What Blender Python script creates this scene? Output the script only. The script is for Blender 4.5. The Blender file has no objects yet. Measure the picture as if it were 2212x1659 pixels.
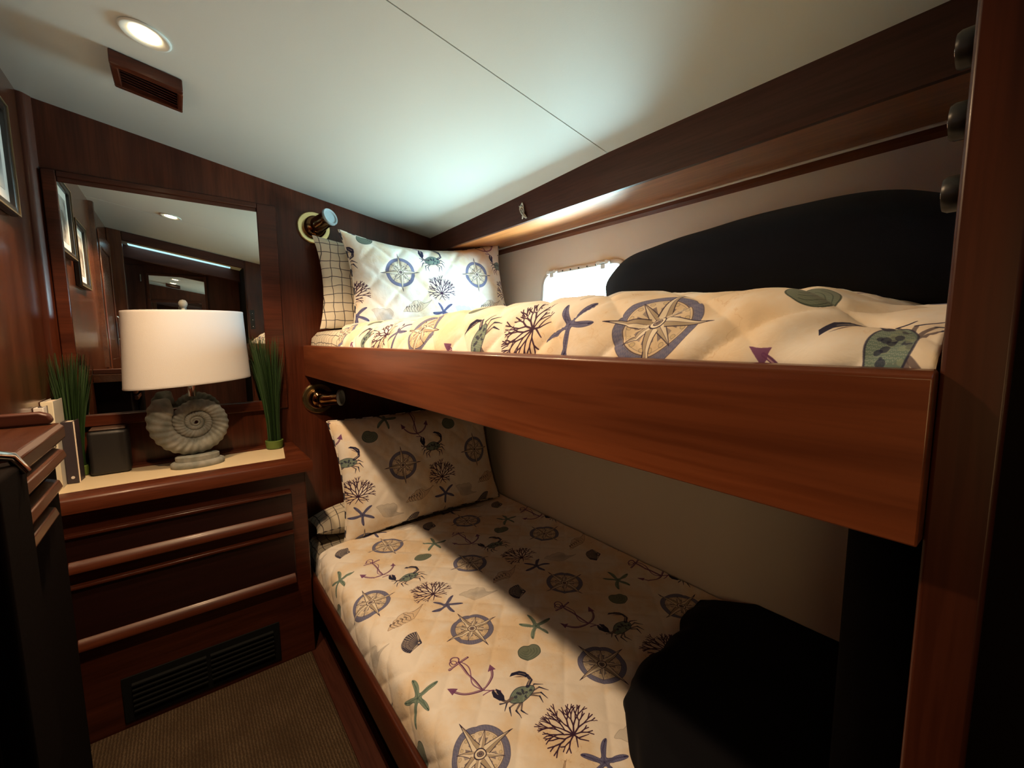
import bpy, bmesh, math, random
import numpy as np
from mathutils import Vector, Matrix, Euler
random.seed(7)
S = bpy.context.scene
COL = S.collection
PI = math.pi

# ------------------------------------------------------------------ helpers
def ceil_z(x):
    return 1.957 - 0.178 * x

class MB:
    """collects shapes and links them as one mesh object"""
    def __init__(self):
        self.v = []; self.f = []
    def add(self, vs, fs):
        o = len(self.v); self.v += [tuple(p) for p in vs]; self.f += [[i + o for i in q] for q in fs]; return self
    def box(self, x0, x1, y0, y1, z0, z1):
        return self.add([(x0,y0,z0),(x1,y0,z0),(x1,y1,z0),(x0,y1,z0),(x0,y0,z1),(x1,y0,z1),(x1,y1,z1),(x0,y1,z1)],
            [(0,3,2,1),(4,5,6,7),(0,1,5,4),(1,2,6,5),(2,3,7,6),(3,0,4,7)])
    def hexa(self, p):       # 8 corners, bottom ring then top ring
        return self.add(p, [(0,3,2,1),(4,5,6,7),(0,1,5,4),(1,2,6,5),(2,3,7,6),(3,0,4,7)])
    def loft(self, rings, caps=True, closed=True):
        n = len(rings[0]); o = len(self.v)
        for r in rings: self.v += [tuple(p) for p in r]
        for i in range(len(rings)-1):
            for j in range(n if closed else n-1):
                a = o+i*n+j; b = o+i*n+(j+1)%n
                self.f.append([a, b, b+n, a+n])
        if caps and closed:
            self.f.append([o+j for j in range(n)][::-1]); self.f.append([o+(len(rings)-1)*n+j for j in range(n)])
        return self
    def prism_y(self, prof, y0, y1):      # prof of (x,z)
        return self.loft([[(x,y0,z) for x,z in prof],[(x,y1,z) for x,z in prof]])
    def prism_x(self, prof, x0, x1):      # prof of (y,z)
        return self.loft([[(x0,y,z) for y,z in prof],[(x1,y,z) for y,z in prof]])
    def prism_z(self, prof, z0, z1):
        return self.loft([[(x,y,z0) for x,y in prof],[(x,y,z1) for x,y in prof]])
    def tube(self, pts, r, n=10, closed=False, caps=True):
        pts = [Vector(p) for p in pts]; rings = []; m = len(pts)
        up = Vector((0,0,1)); prev = None
        for i,p in enumerate(pts):
            if closed: t = pts[(i+1)%m]-pts[i-1]
            else: t = pts[min(i+1,m-1)]-pts[max(i-1,0)]
            t.normalize()
            if prev is None:
                a = up if abs(t.dot(up))<.9 else Vector((1,0,0))
                nrm = (a - t*a.dot(t)).normalized()
            else:
                nrm = (prev - t*prev.dot(t)).normalized()
            prev = nrm; b = t.cross(nrm)
            rr = r[i] if isinstance(r,(list,tuple)) else r
            rings.append([p + nrm*rr*math.cos(2*PI*k/n) + b*rr*math.sin(2*PI*k/n) for k in range(n)])
        if closed: rings.append(rings[0]); caps = False
        return self.loft(rings, caps)
    def lathe(self, prof, c, axis=(0,0,1), n=40):     # prof of (radius, height along the axis)
        ax = Vector(axis).normalized(); a = Vector((1,0,0)) if abs(ax.x)<.9 else Vector((0,1,0))
        u = (a-ax*a.dot(ax)).normalized(); w = ax.cross(u); c = Vector(c)
        rings = [[c+ax*h+(u*math.cos(2*PI*k/n)+w*math.sin(2*PI*k/n))*max(r,1e-5) for k in range(n)] for r,h in prof]
        return self.loft(rings)
    def build(self, name, mat, parent=None, bevel=0, seg=2, smooth=40, merge=False):
        base = Vector((0,0,0))
        if parent is not None:
            base = world_loc(parent)
        else:
            xs = np.array(self.v); lo, hi = xs.min(0), xs.max(0)
            base = Vector(((lo[0]+hi[0])/2, (lo[1]+hi[1])/2, lo[2]))
        me = bpy.data.meshes.new(name)
        me.from_pydata([(p[0]-base.x,p[1]-base.y,p[2]-base.z) for p in self.v], [], self.f)
        bm = bmesh.new(); bm.from_mesh(me)
        if merge: bmesh.ops.remove_doubles(bm, verts=bm.verts, dist=1e-5)
        bmesh.ops.recalc_face_normals(bm, faces=bm.faces); bm.to_mesh(me); bm.free()
        o = bpy.data.objects.new(name, me); COL.objects.link(o)
        if parent is None: o.location = base
        else: o.parent = parent
        me.materials.append(mat)
        finish(o, bevel, seg, smooth)
        return o

def world_loc(o):
    p = Vector((0,0,0))
    while o is not None: p = p + o.location; o = o.parent
    return p

def finish(o, bevel=0, seg=2, smooth=40):
    me = o.data
    if bevel:
        m = o.modifiers.new('edge_round','BEVEL'); m.width = bevel; m.segments = seg; m.limit_method = 'ANGLE'; m.angle_limit = math.radians(35)
        m.harden_normals = False
    me.polygons.foreach_set('use_smooth', [True]*len(me.polygons))
    if smooth < 180: me.set_sharp_from_angle(angle=math.radians(smooth))

def tag(o, label, cat, group=None):
    o['label'] = label; o['category'] = cat
    if group: o['group'] = group
    return o

def structure(o):
    o['kind'] = 'structure'; return o

def empty(name, loc, label, cat, group=None):
    o = bpy.data.objects.new(name, None); COL.objects.link(o); o.location = loc; o.empty_display_size = .05
    return tag(o, label, cat, group)

def grid_mesh(name, P, UV, mat, parent=None, base=None, smooth=180, flip=False, closed_u=False):
    """P (nu,nv,3) array of points, UV (nu,nv,2)"""
    nu, nv = P.shape[:2]
    b = np.array(world_loc(parent)) if parent is not None else (np.array(base) if base is not None else np.array([(P[...,0].min()+P[...,0].max())/2,(P[...,1].min()+P[...,1].max())/2,P[...,2].min()]))
    me = bpy.data.meshes.new(name)
    idx = np.arange(nu*nv).reshape(nu,nv)
    q = np.stack([idx[:-1,:-1],idx[1:,:-1],idx[1:,1:],idx[:-1,1:]],-1).reshape(-1,4)
    if flip: q = q[:,::-1]
    me.from_pydata((P.reshape(-1,3)-b).tolist(), [], q.tolist())
    uvl = me.uv_layers.new(name='UVMap')
    uvl.data.foreach_set('uv', UV.reshape(-1,2)[q.reshape(-1)].astype(np.float32).reshape(-1))
    o = bpy.data.objects.new(name, me); COL.objects.link(o)
    if parent is not None: o.parent = parent
    else: o.location = b
    me.materials.append(mat); finish(o, smooth=smooth)
    return o

_wr = np.random.RandomState(3)
_waves = [( _wr.uniform(0,2*PI), _wr.uniform(.6,1.7), _wr.uniform(0,2*PI)) for _ in range(24)]
def wrinkle(x, y, freq, n=10, off=0):
    s = 0
    for k in range(n):
        a, f, p = _waves[(k+off)%24]
        s = s + np.sin((x*np.cos(a)+y*np.sin(a))*freq*f + p + 1.3*np.sin((x*np.sin(a)-y*np.cos(a))*freq*.45*f+p))
    return s/n
def sst(a,b,x):
    t = np.clip((x-a)/(b-a),0,1); return t*t*(3-2*t)

# ------------------------------------------------------------------ materials
def newmat(name):
    m = bpy.data.materials.new(name); m.use_nodes = True
    nt = m.node_tree; bs = nt.nodes['Principled BSDF']
    return m, nt, bs
def L(nt, a, b): nt.links.new(a, b)
def plain(name, col, rough=.5, metal=0, coat=0, spec=.5, bump=0, bscale=200):
    m, nt, bs = newmat(name)
    bs.inputs['Base Color'].default_value = (*col,1); bs.inputs['Roughness'].default_value = rough
    bs.inputs['Metallic'].default_value = metal; bs.inputs['Coat Weight'].default_value = coat
    bs.inputs['Specular IOR Level'].default_value = spec
    tc = nt.nodes.new('ShaderNodeTexCoord'); nz = nt.nodes.new('ShaderNodeTexNoise'); nz.inputs['Scale'].default_value = bscale
    L(nt, tc.outputs['Object'], nz.inputs['Vector'])
    if bump:
        b = nt.nodes.new('ShaderNodeBump'); b.inputs['Strength'].default_value = bump; b.inputs['Distance'].default_value = .002
        L(nt, nz.outputs['Fac'], b.inputs['Height']); L(nt, b.outputs['Normal'], bs.inputs['Normal'])
    else:
        mr = nt.nodes.new('ShaderNodeMapRange'); mr.inputs['To Min'].default_value = rough*.9; mr.inputs['To Max'].default_value = min(1,rough*1.1)
        L(nt, nz.outputs['Fac'], mr.inputs['Value']); L(nt, mr.outputs['Result'], bs.inputs['Roughness'])
    return m
def wood(name, dark, light, axis='Y', rough=.28, coat=.25, scale=1.0, spec=.5):
    m, nt, bs = newmat(name)
    tc = nt.nodes.new('ShaderNodeTexCoord'); mp = nt.nodes.new('ShaderNodeMapping')
    st = {'X':(.9,14,14),'Y':(14,.9,14),'Z':(14,14,.9)}[axis]
    mp.inputs['Scale'].default_value = tuple(s*scale for s in st)
    L(nt, tc.outputs['Object'], mp.inputs['Vector'])
    n1 = nt.nodes.new('ShaderNodeTexNoise'); n1.inputs['Scale'].default_value = 1.0; n1.inputs['Detail'].default_value = 5; n1.inputs['Distortion'].default_value = .9
    L(nt, mp.outputs['Vector'], n1.inputs['Vector'])
    mp2 = nt.nodes.new('ShaderNodeMapping'); mp2.inputs['Scale'].default_value = tuple((s if s>2 else s*1.6)*scale*6 if s>2 else s*4*scale for s in st)
    L(nt, tc.outputs['Object'], mp2.inputs['Vector'])
    n2 = nt.nodes.new('ShaderNodeTexNoise'); n2.inputs['Scale'].default_value = 2.0; n2.inputs['Detail'].default_value = 3
    L(nt, mp2.outputs['Vector'], n2.inputs['Vector'])
    r = nt.nodes.new('ShaderNodeValToRGB')
    r.color_ramp.elements[0].position = .3; r.color_ramp.elements[0].color = (*dark,1)
    r.color_ramp.elements[1].position = .72; r.color_ramp.elements[1].color = (*light,1)
    L(nt, n1.outputs['Fac'], r.inputs['Fac'])
    r2 = nt.nodes.new('ShaderNodeValToRGB')
    r2.color_ramp.elements[0].position = .38; r2.color_ramp.elements[0].color = (.72,.66,.62,1)
    r2.color_ramp.elements[1].position = .55; r2.color_ramp.elements[1].color = (1,1,1,1)
    L(nt, n2.outputs['Fac'], r2.inputs['Fac'])
    mx = nt.nodes.new('ShaderNodeMix'); mx.data_type = 'RGBA'; mx.blend_type = 'MULTIPLY'; mx.inputs[0].default_value = .8
    L(nt, r.outputs['Color'], mx.inputs[6]); L(nt, r2.outputs['Color'], mx.inputs[7]); L(nt, mx.outputs[2], bs.inputs['Base Color'])
    bs.inputs['Roughness'].default_value = rough; bs.inputs['Coat Weight'].default_value = coat; bs.inputs['Coat Roughness'].default_value = .12
    bs.inputs['Specular IOR Level'].default_value = spec
    b = nt.nodes.new('ShaderNodeBump'); b.inputs['Strength'].default_value = .06; b.inputs['Distance'].default_value = .001
    L(nt, n2.outputs['Fac'], b.inputs['Height']); L(nt, b.outputs['Normal'], bs.inputs['Normal'])
    return m

MD, ML = (.042,.0095,.0048), (.100,.025,.0105)        # mahogany panels
M = {}
for a in 'XYZ':
    M['mah'+a] = wood('mahogany_'+a, MD, ML, a, coat=.08, spec=.35)
    M['dark'+a] = wood('dark_mahogany_'+a, (.040,.012,.008), (.082,.026,.016), a, rough=.4, coat=.03, spec=.3)
M['post'] = wood('bulkhead_edge_mahogany', (.032,.0078,.0042), (.078,.020,.0090), 'Z', rough=.35, coat=.08, spec=.35)
M['rail'] = wood('varnished_mahogany_board', (.060,.0150,.0062), (.275,.078,.028), 'Y', rough=.3, coat=.2, scale=.5)
M['lit_wood'] = wood('window_lit_wood', (.34,.100,.024), (.52,.175,.048), 'Y', rough=.35, coat=.2, scale=1.6)  # soffit underside made lighter, window light put into its colour
M['lip'] = wood('drawer_lip_wood', (.060,.0135,.005), (.115,.028,.010), 'X', rough=.38, coat=.06, spec=.35)
M['lipY'] = wood('chest_lip_wood', (.050,.017,.009), (.10,.036,.018), 'Y', rough=.25, coat=.3)
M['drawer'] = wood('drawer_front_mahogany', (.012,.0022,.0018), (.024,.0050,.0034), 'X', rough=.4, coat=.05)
M['mahpanel'] = wood('lit_wall_mahogany', (.055,.0165,.0075), (.125,.037,.0145), 'Z', rough=.22, coat=.4)  # lighter mahogany copy, lamplight on the left wall put into the colour
M['ceil'] = plain('white_vinyl_ceiling', (.72,.80,.78), .42, bump=.05, bscale=500)
M['hull'] = plain('white_vinyl_hull', (.86,.84,.79), .6, bump=.08, bscale=400)
M['seam'] = plain('ceiling_seam_grey', (.30,.29,.27), .8)  # grey strip of the ceiling joint
M['bead'] = plain('white_bead', (.82,.80,.74), .3)
M['mirror'] = plain('mirror_glass', (.86,.90,.87), .008, metal=1)
M['brass'] = plain('polished_brass', (.86,.72,.36), .24, metal=1)
M['bronze'] = plain('brass_dark_reflection', (.20,.105,.045), .10, metal=1)  # brass lamp heads, dark reflected wood put into the colour
M['chrome'] = plain('chrome', (.75,.75,.75), .12, metal=1)
M['silver'] = plain('tarnished_silver', (.55,.53,.47), .3, metal=1)
M['black'] = plain('black_fabric', (.0052,.0056,.0085), .95, spec=.15, bump=.3, bscale=900)
M['navy'] = plain('black_navy_fabric', (.0075,.0085,.016), .9, spec=.2, bump=.3, bscale=900); M['navy'].node_tree.nodes['Principled BSDF'].inputs['Sheen Weight'].default_value = .06
M['blackp'] = plain('black_plastic', (.008,.008,.008), .35)
M['blackbox'] = plain('black_box_shell', (.010,.009,.009), .5)
M['grille'] = plain('black_metal_grille', (.007,.0075,.0075), .75, spec=.1)
M['inlay'] = plain('cream_laminate', (.72,.60,.40), .38, bump=.04, bscale=300)
M['stone'] = None
M['shade'] = plain('white_linen_shade', (.56,.55,.54), .85, bump=.25, bscale=900)
M['leaf'] = plain('green_grass_blade', (.016,.045,.009), .6)
M['pot'] = plain('green_pot', (.10,.16,.03), .5)
M['page'] = plain('book_paper', (.80,.70,.58), .8)
M['cream'] = plain('cream_cover', (.74,.68,.52), .6)
M['whitec'] = plain('white_cover', (.74,.71,.69), .55)
M['greyc'] = plain('pale_grey_cover', (.50,.49,.45), .6)
M['navyc'] = plain('dark_navy_cover', (.035,.027,.036), .45)
M['brownc'] = plain('brown_cover', (.06,.03,.018), .5)
M['ink'] = plain('dark_ink', (.05,.04,.04), .6)
M['emblem'] = plain('pale_emblem', (.66,.62,.60), .5)
M['frosted'] = plain('frosted_lens', (.32,.39,.42), .35)
M['frame'] = plain('dark_bronze_frame', (.018,.012,.009), .35)
M['goldedge'] = plain('gold_frame_edge', (.30,.22,.12), .35, metal=.7)
M['mat'] = plain('picture_mat', (.62,.60,.56), .7)
M['winframe'] = plain('white_metal_window_frame', (.78,.80,.80), .35)
M['rivet'] = plain('dark_rivet', (.10,.11,.11), .4, metal=.6)
M['toe'] = plain('recess_shade_black', (.0045,.0026,.0022), .85, spec=.05)  # near-black that puts the shade of low recesses into the colour
M['beige'] = plain('plain_beige_cotton', (.80,.70,.58), .9, bump=.25, bscale=600)

# carpet: fine ribs running away from the door
m, nt, bs = newmat('ribbed_tan_carpet'); M['carpet'] = m
tc = nt.nodes.new('ShaderNodeTexCoord')
def wave(axis, sc, dist):
    w = nt.nodes.new('ShaderNodeTexWave'); w.wave_type = 'BANDS'; w.bands_direction = axis; w.inputs['Scale'].default_value = sc
    w.inputs['Distortion'].default_value = dist; w.inputs['Detail'].default_value = 2; w.inputs['Detail Scale'].default_value = 3
    L(nt, tc.outputs['Object'], w.inputs['Vector']); return w
w1 = wave('X', 36, 2.6); w2 = wave('Y', 60, 2.5)
ad = nt.nodes.new('ShaderNodeMath'); ad.operation = 'MULTIPLY_ADD'; ad.inputs[1].default_value = .45
L(nt, w2.outputs['Fac'], ad.inputs[0]); L(nt, w1.outputs['Fac'], ad.inputs[2])
nz = nt.nodes.new('ShaderNodeTexNoise'); nz.inputs['Scale'].default_value = 9; nz.inputs['Detail'].default_value = 5; L(nt, tc.outputs['Object'], nz.inputs['Vector'])
rp = nt.nodes.new('ShaderNodeValToRGB'); rp.color_ramp.elements[0].color = (.055,.034,.019,1); rp.color_ramp.elements[1].color = (.15,.105,.064,1)
rp.color_ramp.elements[0].position = .1; rp.color_ramp.elements[1].position = 1
mm = nt.nodes.new('ShaderNodeMath'); mm.operation = 'MULTIPLY'; L(nt, ad.outputs[0], mm.inputs[0]); L(nt, nz.outputs['Fac'], mm.inputs[1])
L(nt, mm.outputs[0], rp.inputs['Fac']); L(nt, rp.outputs['Color'], bs.inputs['Base Color']); bs.inputs['Roughness'].default_value = 1
bs.inputs['Specular IOR Level'].default_value = .1
bp = nt.nodes.new('ShaderNodeBump'); bp.inputs['Strength'].default_value = .8; bp.inputs['Distance'].default_value = .004
L(nt, ad.outputs[0], bp.inputs['Height']); L(nt, bp.outputs['Normal'], bs.inputs['Normal'])

# net printed cotton
m, nt, bs = newmat('net_print_cotton'); M['net'] = m
uv = nt.nodes.new('ShaderNodeUVMap'); uv.uv_map = 'UVMap'
nz = nt.nodes.new('ShaderNodeTexNoise'); nz.inputs['Scale'].default_value = 11; nz.inputs['Detail'].default_value = 2; L(nt, uv.outputs['UV'], nz.inputs['Vector'])
vm = nt.nodes.new('ShaderNodeVectorMath'); vm.operation = 'MULTIPLY_ADD'; vm.inputs[1].default_value = (.03,.03,0); L(nt, nz.outputs['Color'], vm.inputs[0]); L(nt, uv.outputs['UV'], vm.inputs[2])
bk = nt.nodes.new('ShaderNodeTexBrick'); bk.offset = 0; bk.inputs['Scale'].default_value = 1; bk.inputs['Brick Width'].default_value = .036; bk.inputs['Row Height'].default_value = .036
bk.inputs['Mortar Size'].default_value = .0017; bk.inputs['Mortar Smooth'].default_value = .3
bk.inputs['Color1'].default_value = (.74,.68,.56,1); bk.inputs['Color2'].default_value = (.66,.60,.48,1); bk.inputs['Mortar'].default_value = (.07,.065,.07,1)
L(nt, vm.outputs[0], bk.inputs['Vector']); L(nt, bk.outputs['Color'], bs.inputs['Base Color']); bs.inputs['Roughness'].default_value = .9

# weathered grey-green stone for the shell lamp
m, nt, bs = newmat('weathered_shell_stone'); M['stone'] = m
tc = nt.nodes.new('ShaderNodeTexCoord'); nz = nt.nodes.new('ShaderNodeTexNoise'); nz.inputs['Scale'].default_value = 28; nz.inputs['Detail'].default_value = 6; L(nt, tc.outputs['Object'], nz.inputs['Vector'])
rp = nt.nodes.new('ShaderNodeValToRGB'); rp.color_ramp.elements[0].color = (.115,.13,.115,1); rp.color_ramp.elements[1].color = (.29,.29,.26,1); rp.color_ramp.elements[0].position = .3; rp.color_ramp.elements[1].position = .7
L(nt, nz.outputs['Fac'], rp.inputs['Fac']); L(nt, rp.outputs['Color'], bs.inputs['Base Color']); bs.inputs['Roughness'].default_value = .75

# window glass: light goes straight through, faint reflection
m, nt, bs = newmat('window_glass'); M['glass'] = m
nt.nodes.remove(bs); tr = nt.nodes.new('ShaderNodeBsdfTransparent'); gl = nt.nodes.new('ShaderNodeBsdfGlossy'); gl.inputs['Roughness'].default_value = .02
fr = nt.nodes.new('ShaderNodeFresnel'); fr.inputs['IOR'].default_value = 1.3; mx = nt.nodes.new('ShaderNodeMixShader')
L(nt, fr.outputs[0], mx.inputs[0]); L(nt, tr.outputs[0], mx.inputs[1]); L(nt, gl.outputs[0], mx.inputs[2]); L(nt, mx.outputs[0], nt.nodes['Material Output'].inputs['Surface'])

m, nt, bs = newmat('added_hatch_pane'); M['tint'] = m  # tint that limits daylight from the added hatch
nt.nodes.remove(bs); tr = nt.nodes.new('ShaderNodeBsdfTransparent'); tr.inputs['Color'].default_value = (.32,.33,.33,1); L(nt, tr.outputs[0], nt.nodes['Material Output'].inputs['Surface'])

m, nt, bs = newmat('amber_fill_pane'); M['tintw'] = m  # amber pane of the added passage window, warms its fill light
nt.nodes.remove(bs); tr = nt.nodes.new('ShaderNodeBsdfTransparent'); tr.inputs['Color'].default_value = (.40,.25,.15,1); L(nt, tr.outputs[0], nt.nodes['Material Output'].inputs['Surface'])

# lit lens of a ceiling lamp
m, nt, bs = newmat('lit_lens'); M['lens'] = m
bs.inputs['Base Color'].default_value = (.9,.8,.65,1); bs.inputs['Emission Color'].default_value = (1,.74,.45,1); bs.inputs['Emission Strength'].default_value = 16

# piping with a dark dashed twist
m, nt, bs = newmat('dashed_piping'); M['pipe'] = m
uv = nt.nodes.new('ShaderNodeUVMap'); uv.uv_map = 'UVMap'; w = nt.nodes.new('ShaderNodeTexWave'); w.inputs['Scale'].default_value = 8; w.bands_direction = 'DIAGONAL'
L(nt, uv.outputs['UV'], w.inputs['Vector']); rp = nt.nodes.new('ShaderNodeValToRGB'); rp.color_ramp.elements[0].position = .62; rp.color_ramp.elements[1].position = .7
rp.color_ramp.elements[0].color = (.78,.72,.62,1); rp.color_ramp.elements[1].color = (.04,.04,.06,1)
L(nt, w.outputs['Fac'], rp.inputs['Fac']); L(nt, rp.outputs['Color'], bs.inputs['Base Color']); bs.inputs['Roughness'].default_value = .8

# picture print: pale, softly clouded
m, nt, bs = newmat('pale_picture_print'); M['print'] = m
tc = nt.nodes.new('ShaderNodeTexCoord'); nz = nt.nodes.new('ShaderNodeTexNoise'); nz.inputs['Scale'].default_value = 9; nz.inputs['Detail'].default_value = 4; L(nt, tc.outputs['Object'], nz.inputs['Vector'])
rp = nt.nodes.new('ShaderNodeValToRGB'); rp.color_ramp.elements[0].position = .35; rp.color_ramp.elements[0].color = (.16,.14,.13,1); rp.color_ramp.elements[1].position = .55; rp.color_ramp.elements[1].color = (.62,.60,.57,1)
L(nt, nz.outputs['Fac'], rp.inputs['Fac']); L(nt, rp.outputs['Color'], bs.inputs['Base Color']); bs.inputs['Roughness'].default_value = .12

# ------------------------------------------------------------------ nautical print, drawn stroke by stroke into one repeat
TW, TH, PPM = .385, .65, 2000
W_, H_ = int(TW*PPM), int(TH*PPM)
rng = np.random.RandomState(11)
def tile_noise(cells, seed):
    r = np.random.RandomState(seed); g = r.rand(cells[1], cells[0])
    ys = np.arange(H_)/H_*cells[1]; xs = np.arange(W_)/W_*cells[0]
    y0 = ys.astype(int); x0 = xs.astype(int); fy = ys-y0; fx = xs-x0; fy = fy*fy*(3-2*fy); fx = fx*fx*(3-2*fx)
    y1 = (y0+1)%cells[1]; x1 = (x0+1)%cells[0]
    A = g[np.ix_(y0,x0)]*(1-fx)+g[np.ix_(y0,x1)]*fx; B = g[np.ix_(y1,x0)]*(1-fx)+g[np.ix_(y1,x1)]*fx
    return A*(1-fy)[:,None]+B*fy[:,None]
fb = sum(tile_noise((3*2**k,5*2**k), k)*.55**k for k in range(6)); fb = (fb-fb.mean())/fb.std()
fb2 = sum(tile_noise((4*2**k,7*2**k), 40+k)*.6**k for k in range(6)); fb2 = (fb2-fb2.mean())/fb2.std()
img = np.empty((H_,W_,3)); base = np.array([.955,.94,.915]); tan = np.array([.925,.85,.74])
k = np.clip(.34+.42*fb,0,1)[...,None]; img[:] = base*(1-k)+tan*k
ln = np.exp(-(fb2/.05)**2)*np.clip(fb,0,1)*.35; img = img*(1-ln[...,None])+np.array([.80,.66,.48])*ln[...,None]
YY, XX = np.mgrid[0:H_,0:W_]; XX = (XX+.5)/PPM; YY = (YY+.5)/PPM
def blend(x0,x1,y0,y1,fn,col,alpha):
    """fn(px,py) -> coverage, on a wrapped window in metres"""
    i0,i1 = int(math.floor(x0*PPM)), int(math.ceil(x1*PPM)); j0,j1 = int(math.floor(y0*PPM)), int(math.ceil(y1*PPM))
    ii = np.arange(i0,i1+1); jj = np.arange(j0,j1+1)
    px,py = np.meshgrid((ii+.5)/PPM,(jj+.5)/PPM)
    c = np.clip(fn(px,py),0,1)*alpha
    ix = np.ix_(jj%H_, ii%W_); img[ix] = img[ix]*(1-c[...,None])+np.array(col)*c[...,None]
AA = .6/PPM
def poly(pts,col,alpha=1.,tex=0):
    p = np.array(pts,float); x0,y0 = p.min(0)-.001; x1,y1 = p.max(0)+.001
    def fn(px,py):
        cov = 0
        for dx,dy in ((-.25,-.25),(.25,-.25),(-.25,.25),(.25,.25)):
            X = px+dx/PPM; Y = py+dy/PPM; ins = np.zeros(X.shape,bool); q = np.roll(p,-1,0)
            for (ax,ay),(bx,by) in zip(p,q):
                c = ((ay>Y)!=(by>Y)); 
                if not c.any(): continue
                xi = (bx-ax)*(Y-ay)/(by-ay+1e-15)+ax; ins ^= c&(X<xi)
            cov = cov+ins*.25
        if tex: cov = cov*(1-tex*np.clip(np.sin(px*2100+np.sin(py*1700)*2)*np.sin(py*1900+px*600),0,1))
        return cov
    blend(x0,x1,y0,y1,fn,col,alpha)
def line(pts,w0,w1,col,alpha=1.):
    n = len(pts)-1
    p = np.array(pts,float); wm = max(w0,w1)
    x0,y0 = p.min(0)-wm-.001; x1,y1 = p.max(0)+wm+.001
    def fn(px,py):
        cov = np.zeros(px.shape)
        for i in range(n):
            a = p[i]; b = p[i+1]; d = b-a; t = np.clip(((px-a[0])*d[0]+(py-a[1])*d[1])/(d@d+1e-15),0,1)
            dist = np.hypot(px-a[0]-t*d[0],py-a[1]-t*d[1]); w = (w0+(w1-w0)*(i+t)/n)/2
            cov = np.maximum(cov,np.clip((w-dist)/AA*.5+.5,0,1))
        return cov
    blend(x0,x1,y0,y1,fn,col,alpha)
def ring(cx,cy,r0,r1,col,alpha=1.,tex=0):
    def fn(px,py):
        d = np.hypot(px-cx,py-cy); c = np.clip((d-r0)/AA*.5+.5,0,1)*np.clip((r1-d)/AA*.5+.5,0,1)
        if tex: c = c*(1-tex*(.5+.5*np.sin(px*900+np.sin(py*700)*2)*np.sin(py*1100)))
        return c
    blend(cx-r1-.001,cx+r1+.001,cy-r1-.001,cy+r1+.001,fn,col,alpha)
DK = (.16,.13,.23); GB = (.36,.39,.57); CR = (.93,.90,.84)
def pol(cx,cy,r,a): return (cx+r*math.cos(a), cy+r*math.sin(a))
def compass(cx,cy):
    ring(cx,cy,0,.062,(.86,.80,.70),.55)
    ring(cx,cy,.0505,.063,GB,.92,.22); ring(cx,cy,.0625,.0637,DK,.5); ring(cx,cy,.0490,.0503,DK,.75); ring(cx,cy,.0455,.0461,DK,.35)
    for k in range(16):
        a = k*PI/8+PI/16; poly([pol(cx,cy,.017,a-.1),pol(cx,cy,.036,a-.10),pol(cx,cy,.033,a+.12),pol(cx,cy,.017,a+.1)],(.36,.34,.42),.62 if k%2 else .45)
        c = pol(cx,cy,.043,a); ring(c[0],c[1],0,.0034,(.80,.74,.60),.6); ring(c[0],c[1],.003,.0038,DK,.3)
    for k in range(4):
        a = PI/4+k*PI/2
        for s,cc in ((1,CR),(-1,(.74,.69,.62))):
            poly([pol(cx,cy,.008,a),pol(cx,cy,.016,a+s*.55),pol(cx,cy,.052,a)],cc,.95)
        line([pol(cx,cy,.016,a+.55),pol(cx,cy,.052,a),pol(cx,cy,.016,a-.55)],.0012,.0012,DK,.75); line([pol(cx,cy,.012,a),pol(cx,cy,.05,a)],.0008,.0005,DK,.6)
    for k in range(4):
        a = k*PI/2; Ln = .083
        for s,cc in ((1,CR),(-1,(.70,.65,.58))):
            poly([pol(cx,cy,.008,a),pol(cx,cy,.019,a+s*.52),pol(cx,cy,Ln,a)],cc,1)
        line([pol(cx,cy,.019,a+.52),pol(cx,cy,Ln,a),pol(cx,cy,.019,a-.52)],.0014,.0014,DK,.85); line([pol(cx,cy,.012,a),pol(cx,cy,Ln-.002,a)],.0009,.0005,DK,.6)
        line([pol(cx,cy,Ln-.008,a),pol(cx,cy,Ln+.002,a)],.0028,.0010,DK,.8)
    ring(cx,cy,0,.0125,CR,1); ring(cx,cy,.0112,.0132,DK,.95); ring(cx,cy,0,.0068,(.55,.50,.50),.9); ring(cx,cy,.0062,.0074,DK,.9); ring(cx,cy,.001,.004,DK,.5)
def star(cx,cy,R,rot,col,dk,bend):
    arms = [1.0,.93,1.05,.90,1.0]; pts = []
    for k in range(300):
        t = 2*PI*k/300; n = int(round(t*5/(2*PI)))%5; c = (1+math.cos(5*t))/2; r = R*(.19+(arms[n]-.19)*c**3.4); b = bend*(1,-.5,.8,-.7,.4)[n]
        pts.append(pol(cx,cy,r,t+rot+b*(r/R)**2))
    poly(pts,col,.92,.3); line(pts+[pts[0]],.0010,.0010,dk,.55)
    for k in range(5):
        t = 2*PI*k/5+rot; b = bend*(1,-.5,.8,-.7,.4)[k]; a = arms[k]
        line([pol(cx,cy,.02*R,t),pol(cx,cy,.5*R*a,t+b*.25),pol(cx,cy,.95*R*a,t+b*.9*a*a)],.0040,.0010,dk,.30)
        line([pol(cx,cy,.18*R,t+.55),pol(cx,cy,.5*R*a,t+b*.25+.07),pol(cx,cy,.95*R*a,t+b*.9*a*a)],.0022,.0012,dk,.45)
        line([pol(cx,cy,.84*R*a,t+b*.71*a*a),pol(cx,cy,1.0*R*a,t+b*a*a)],.0034,.0014,dk,.75)
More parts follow.
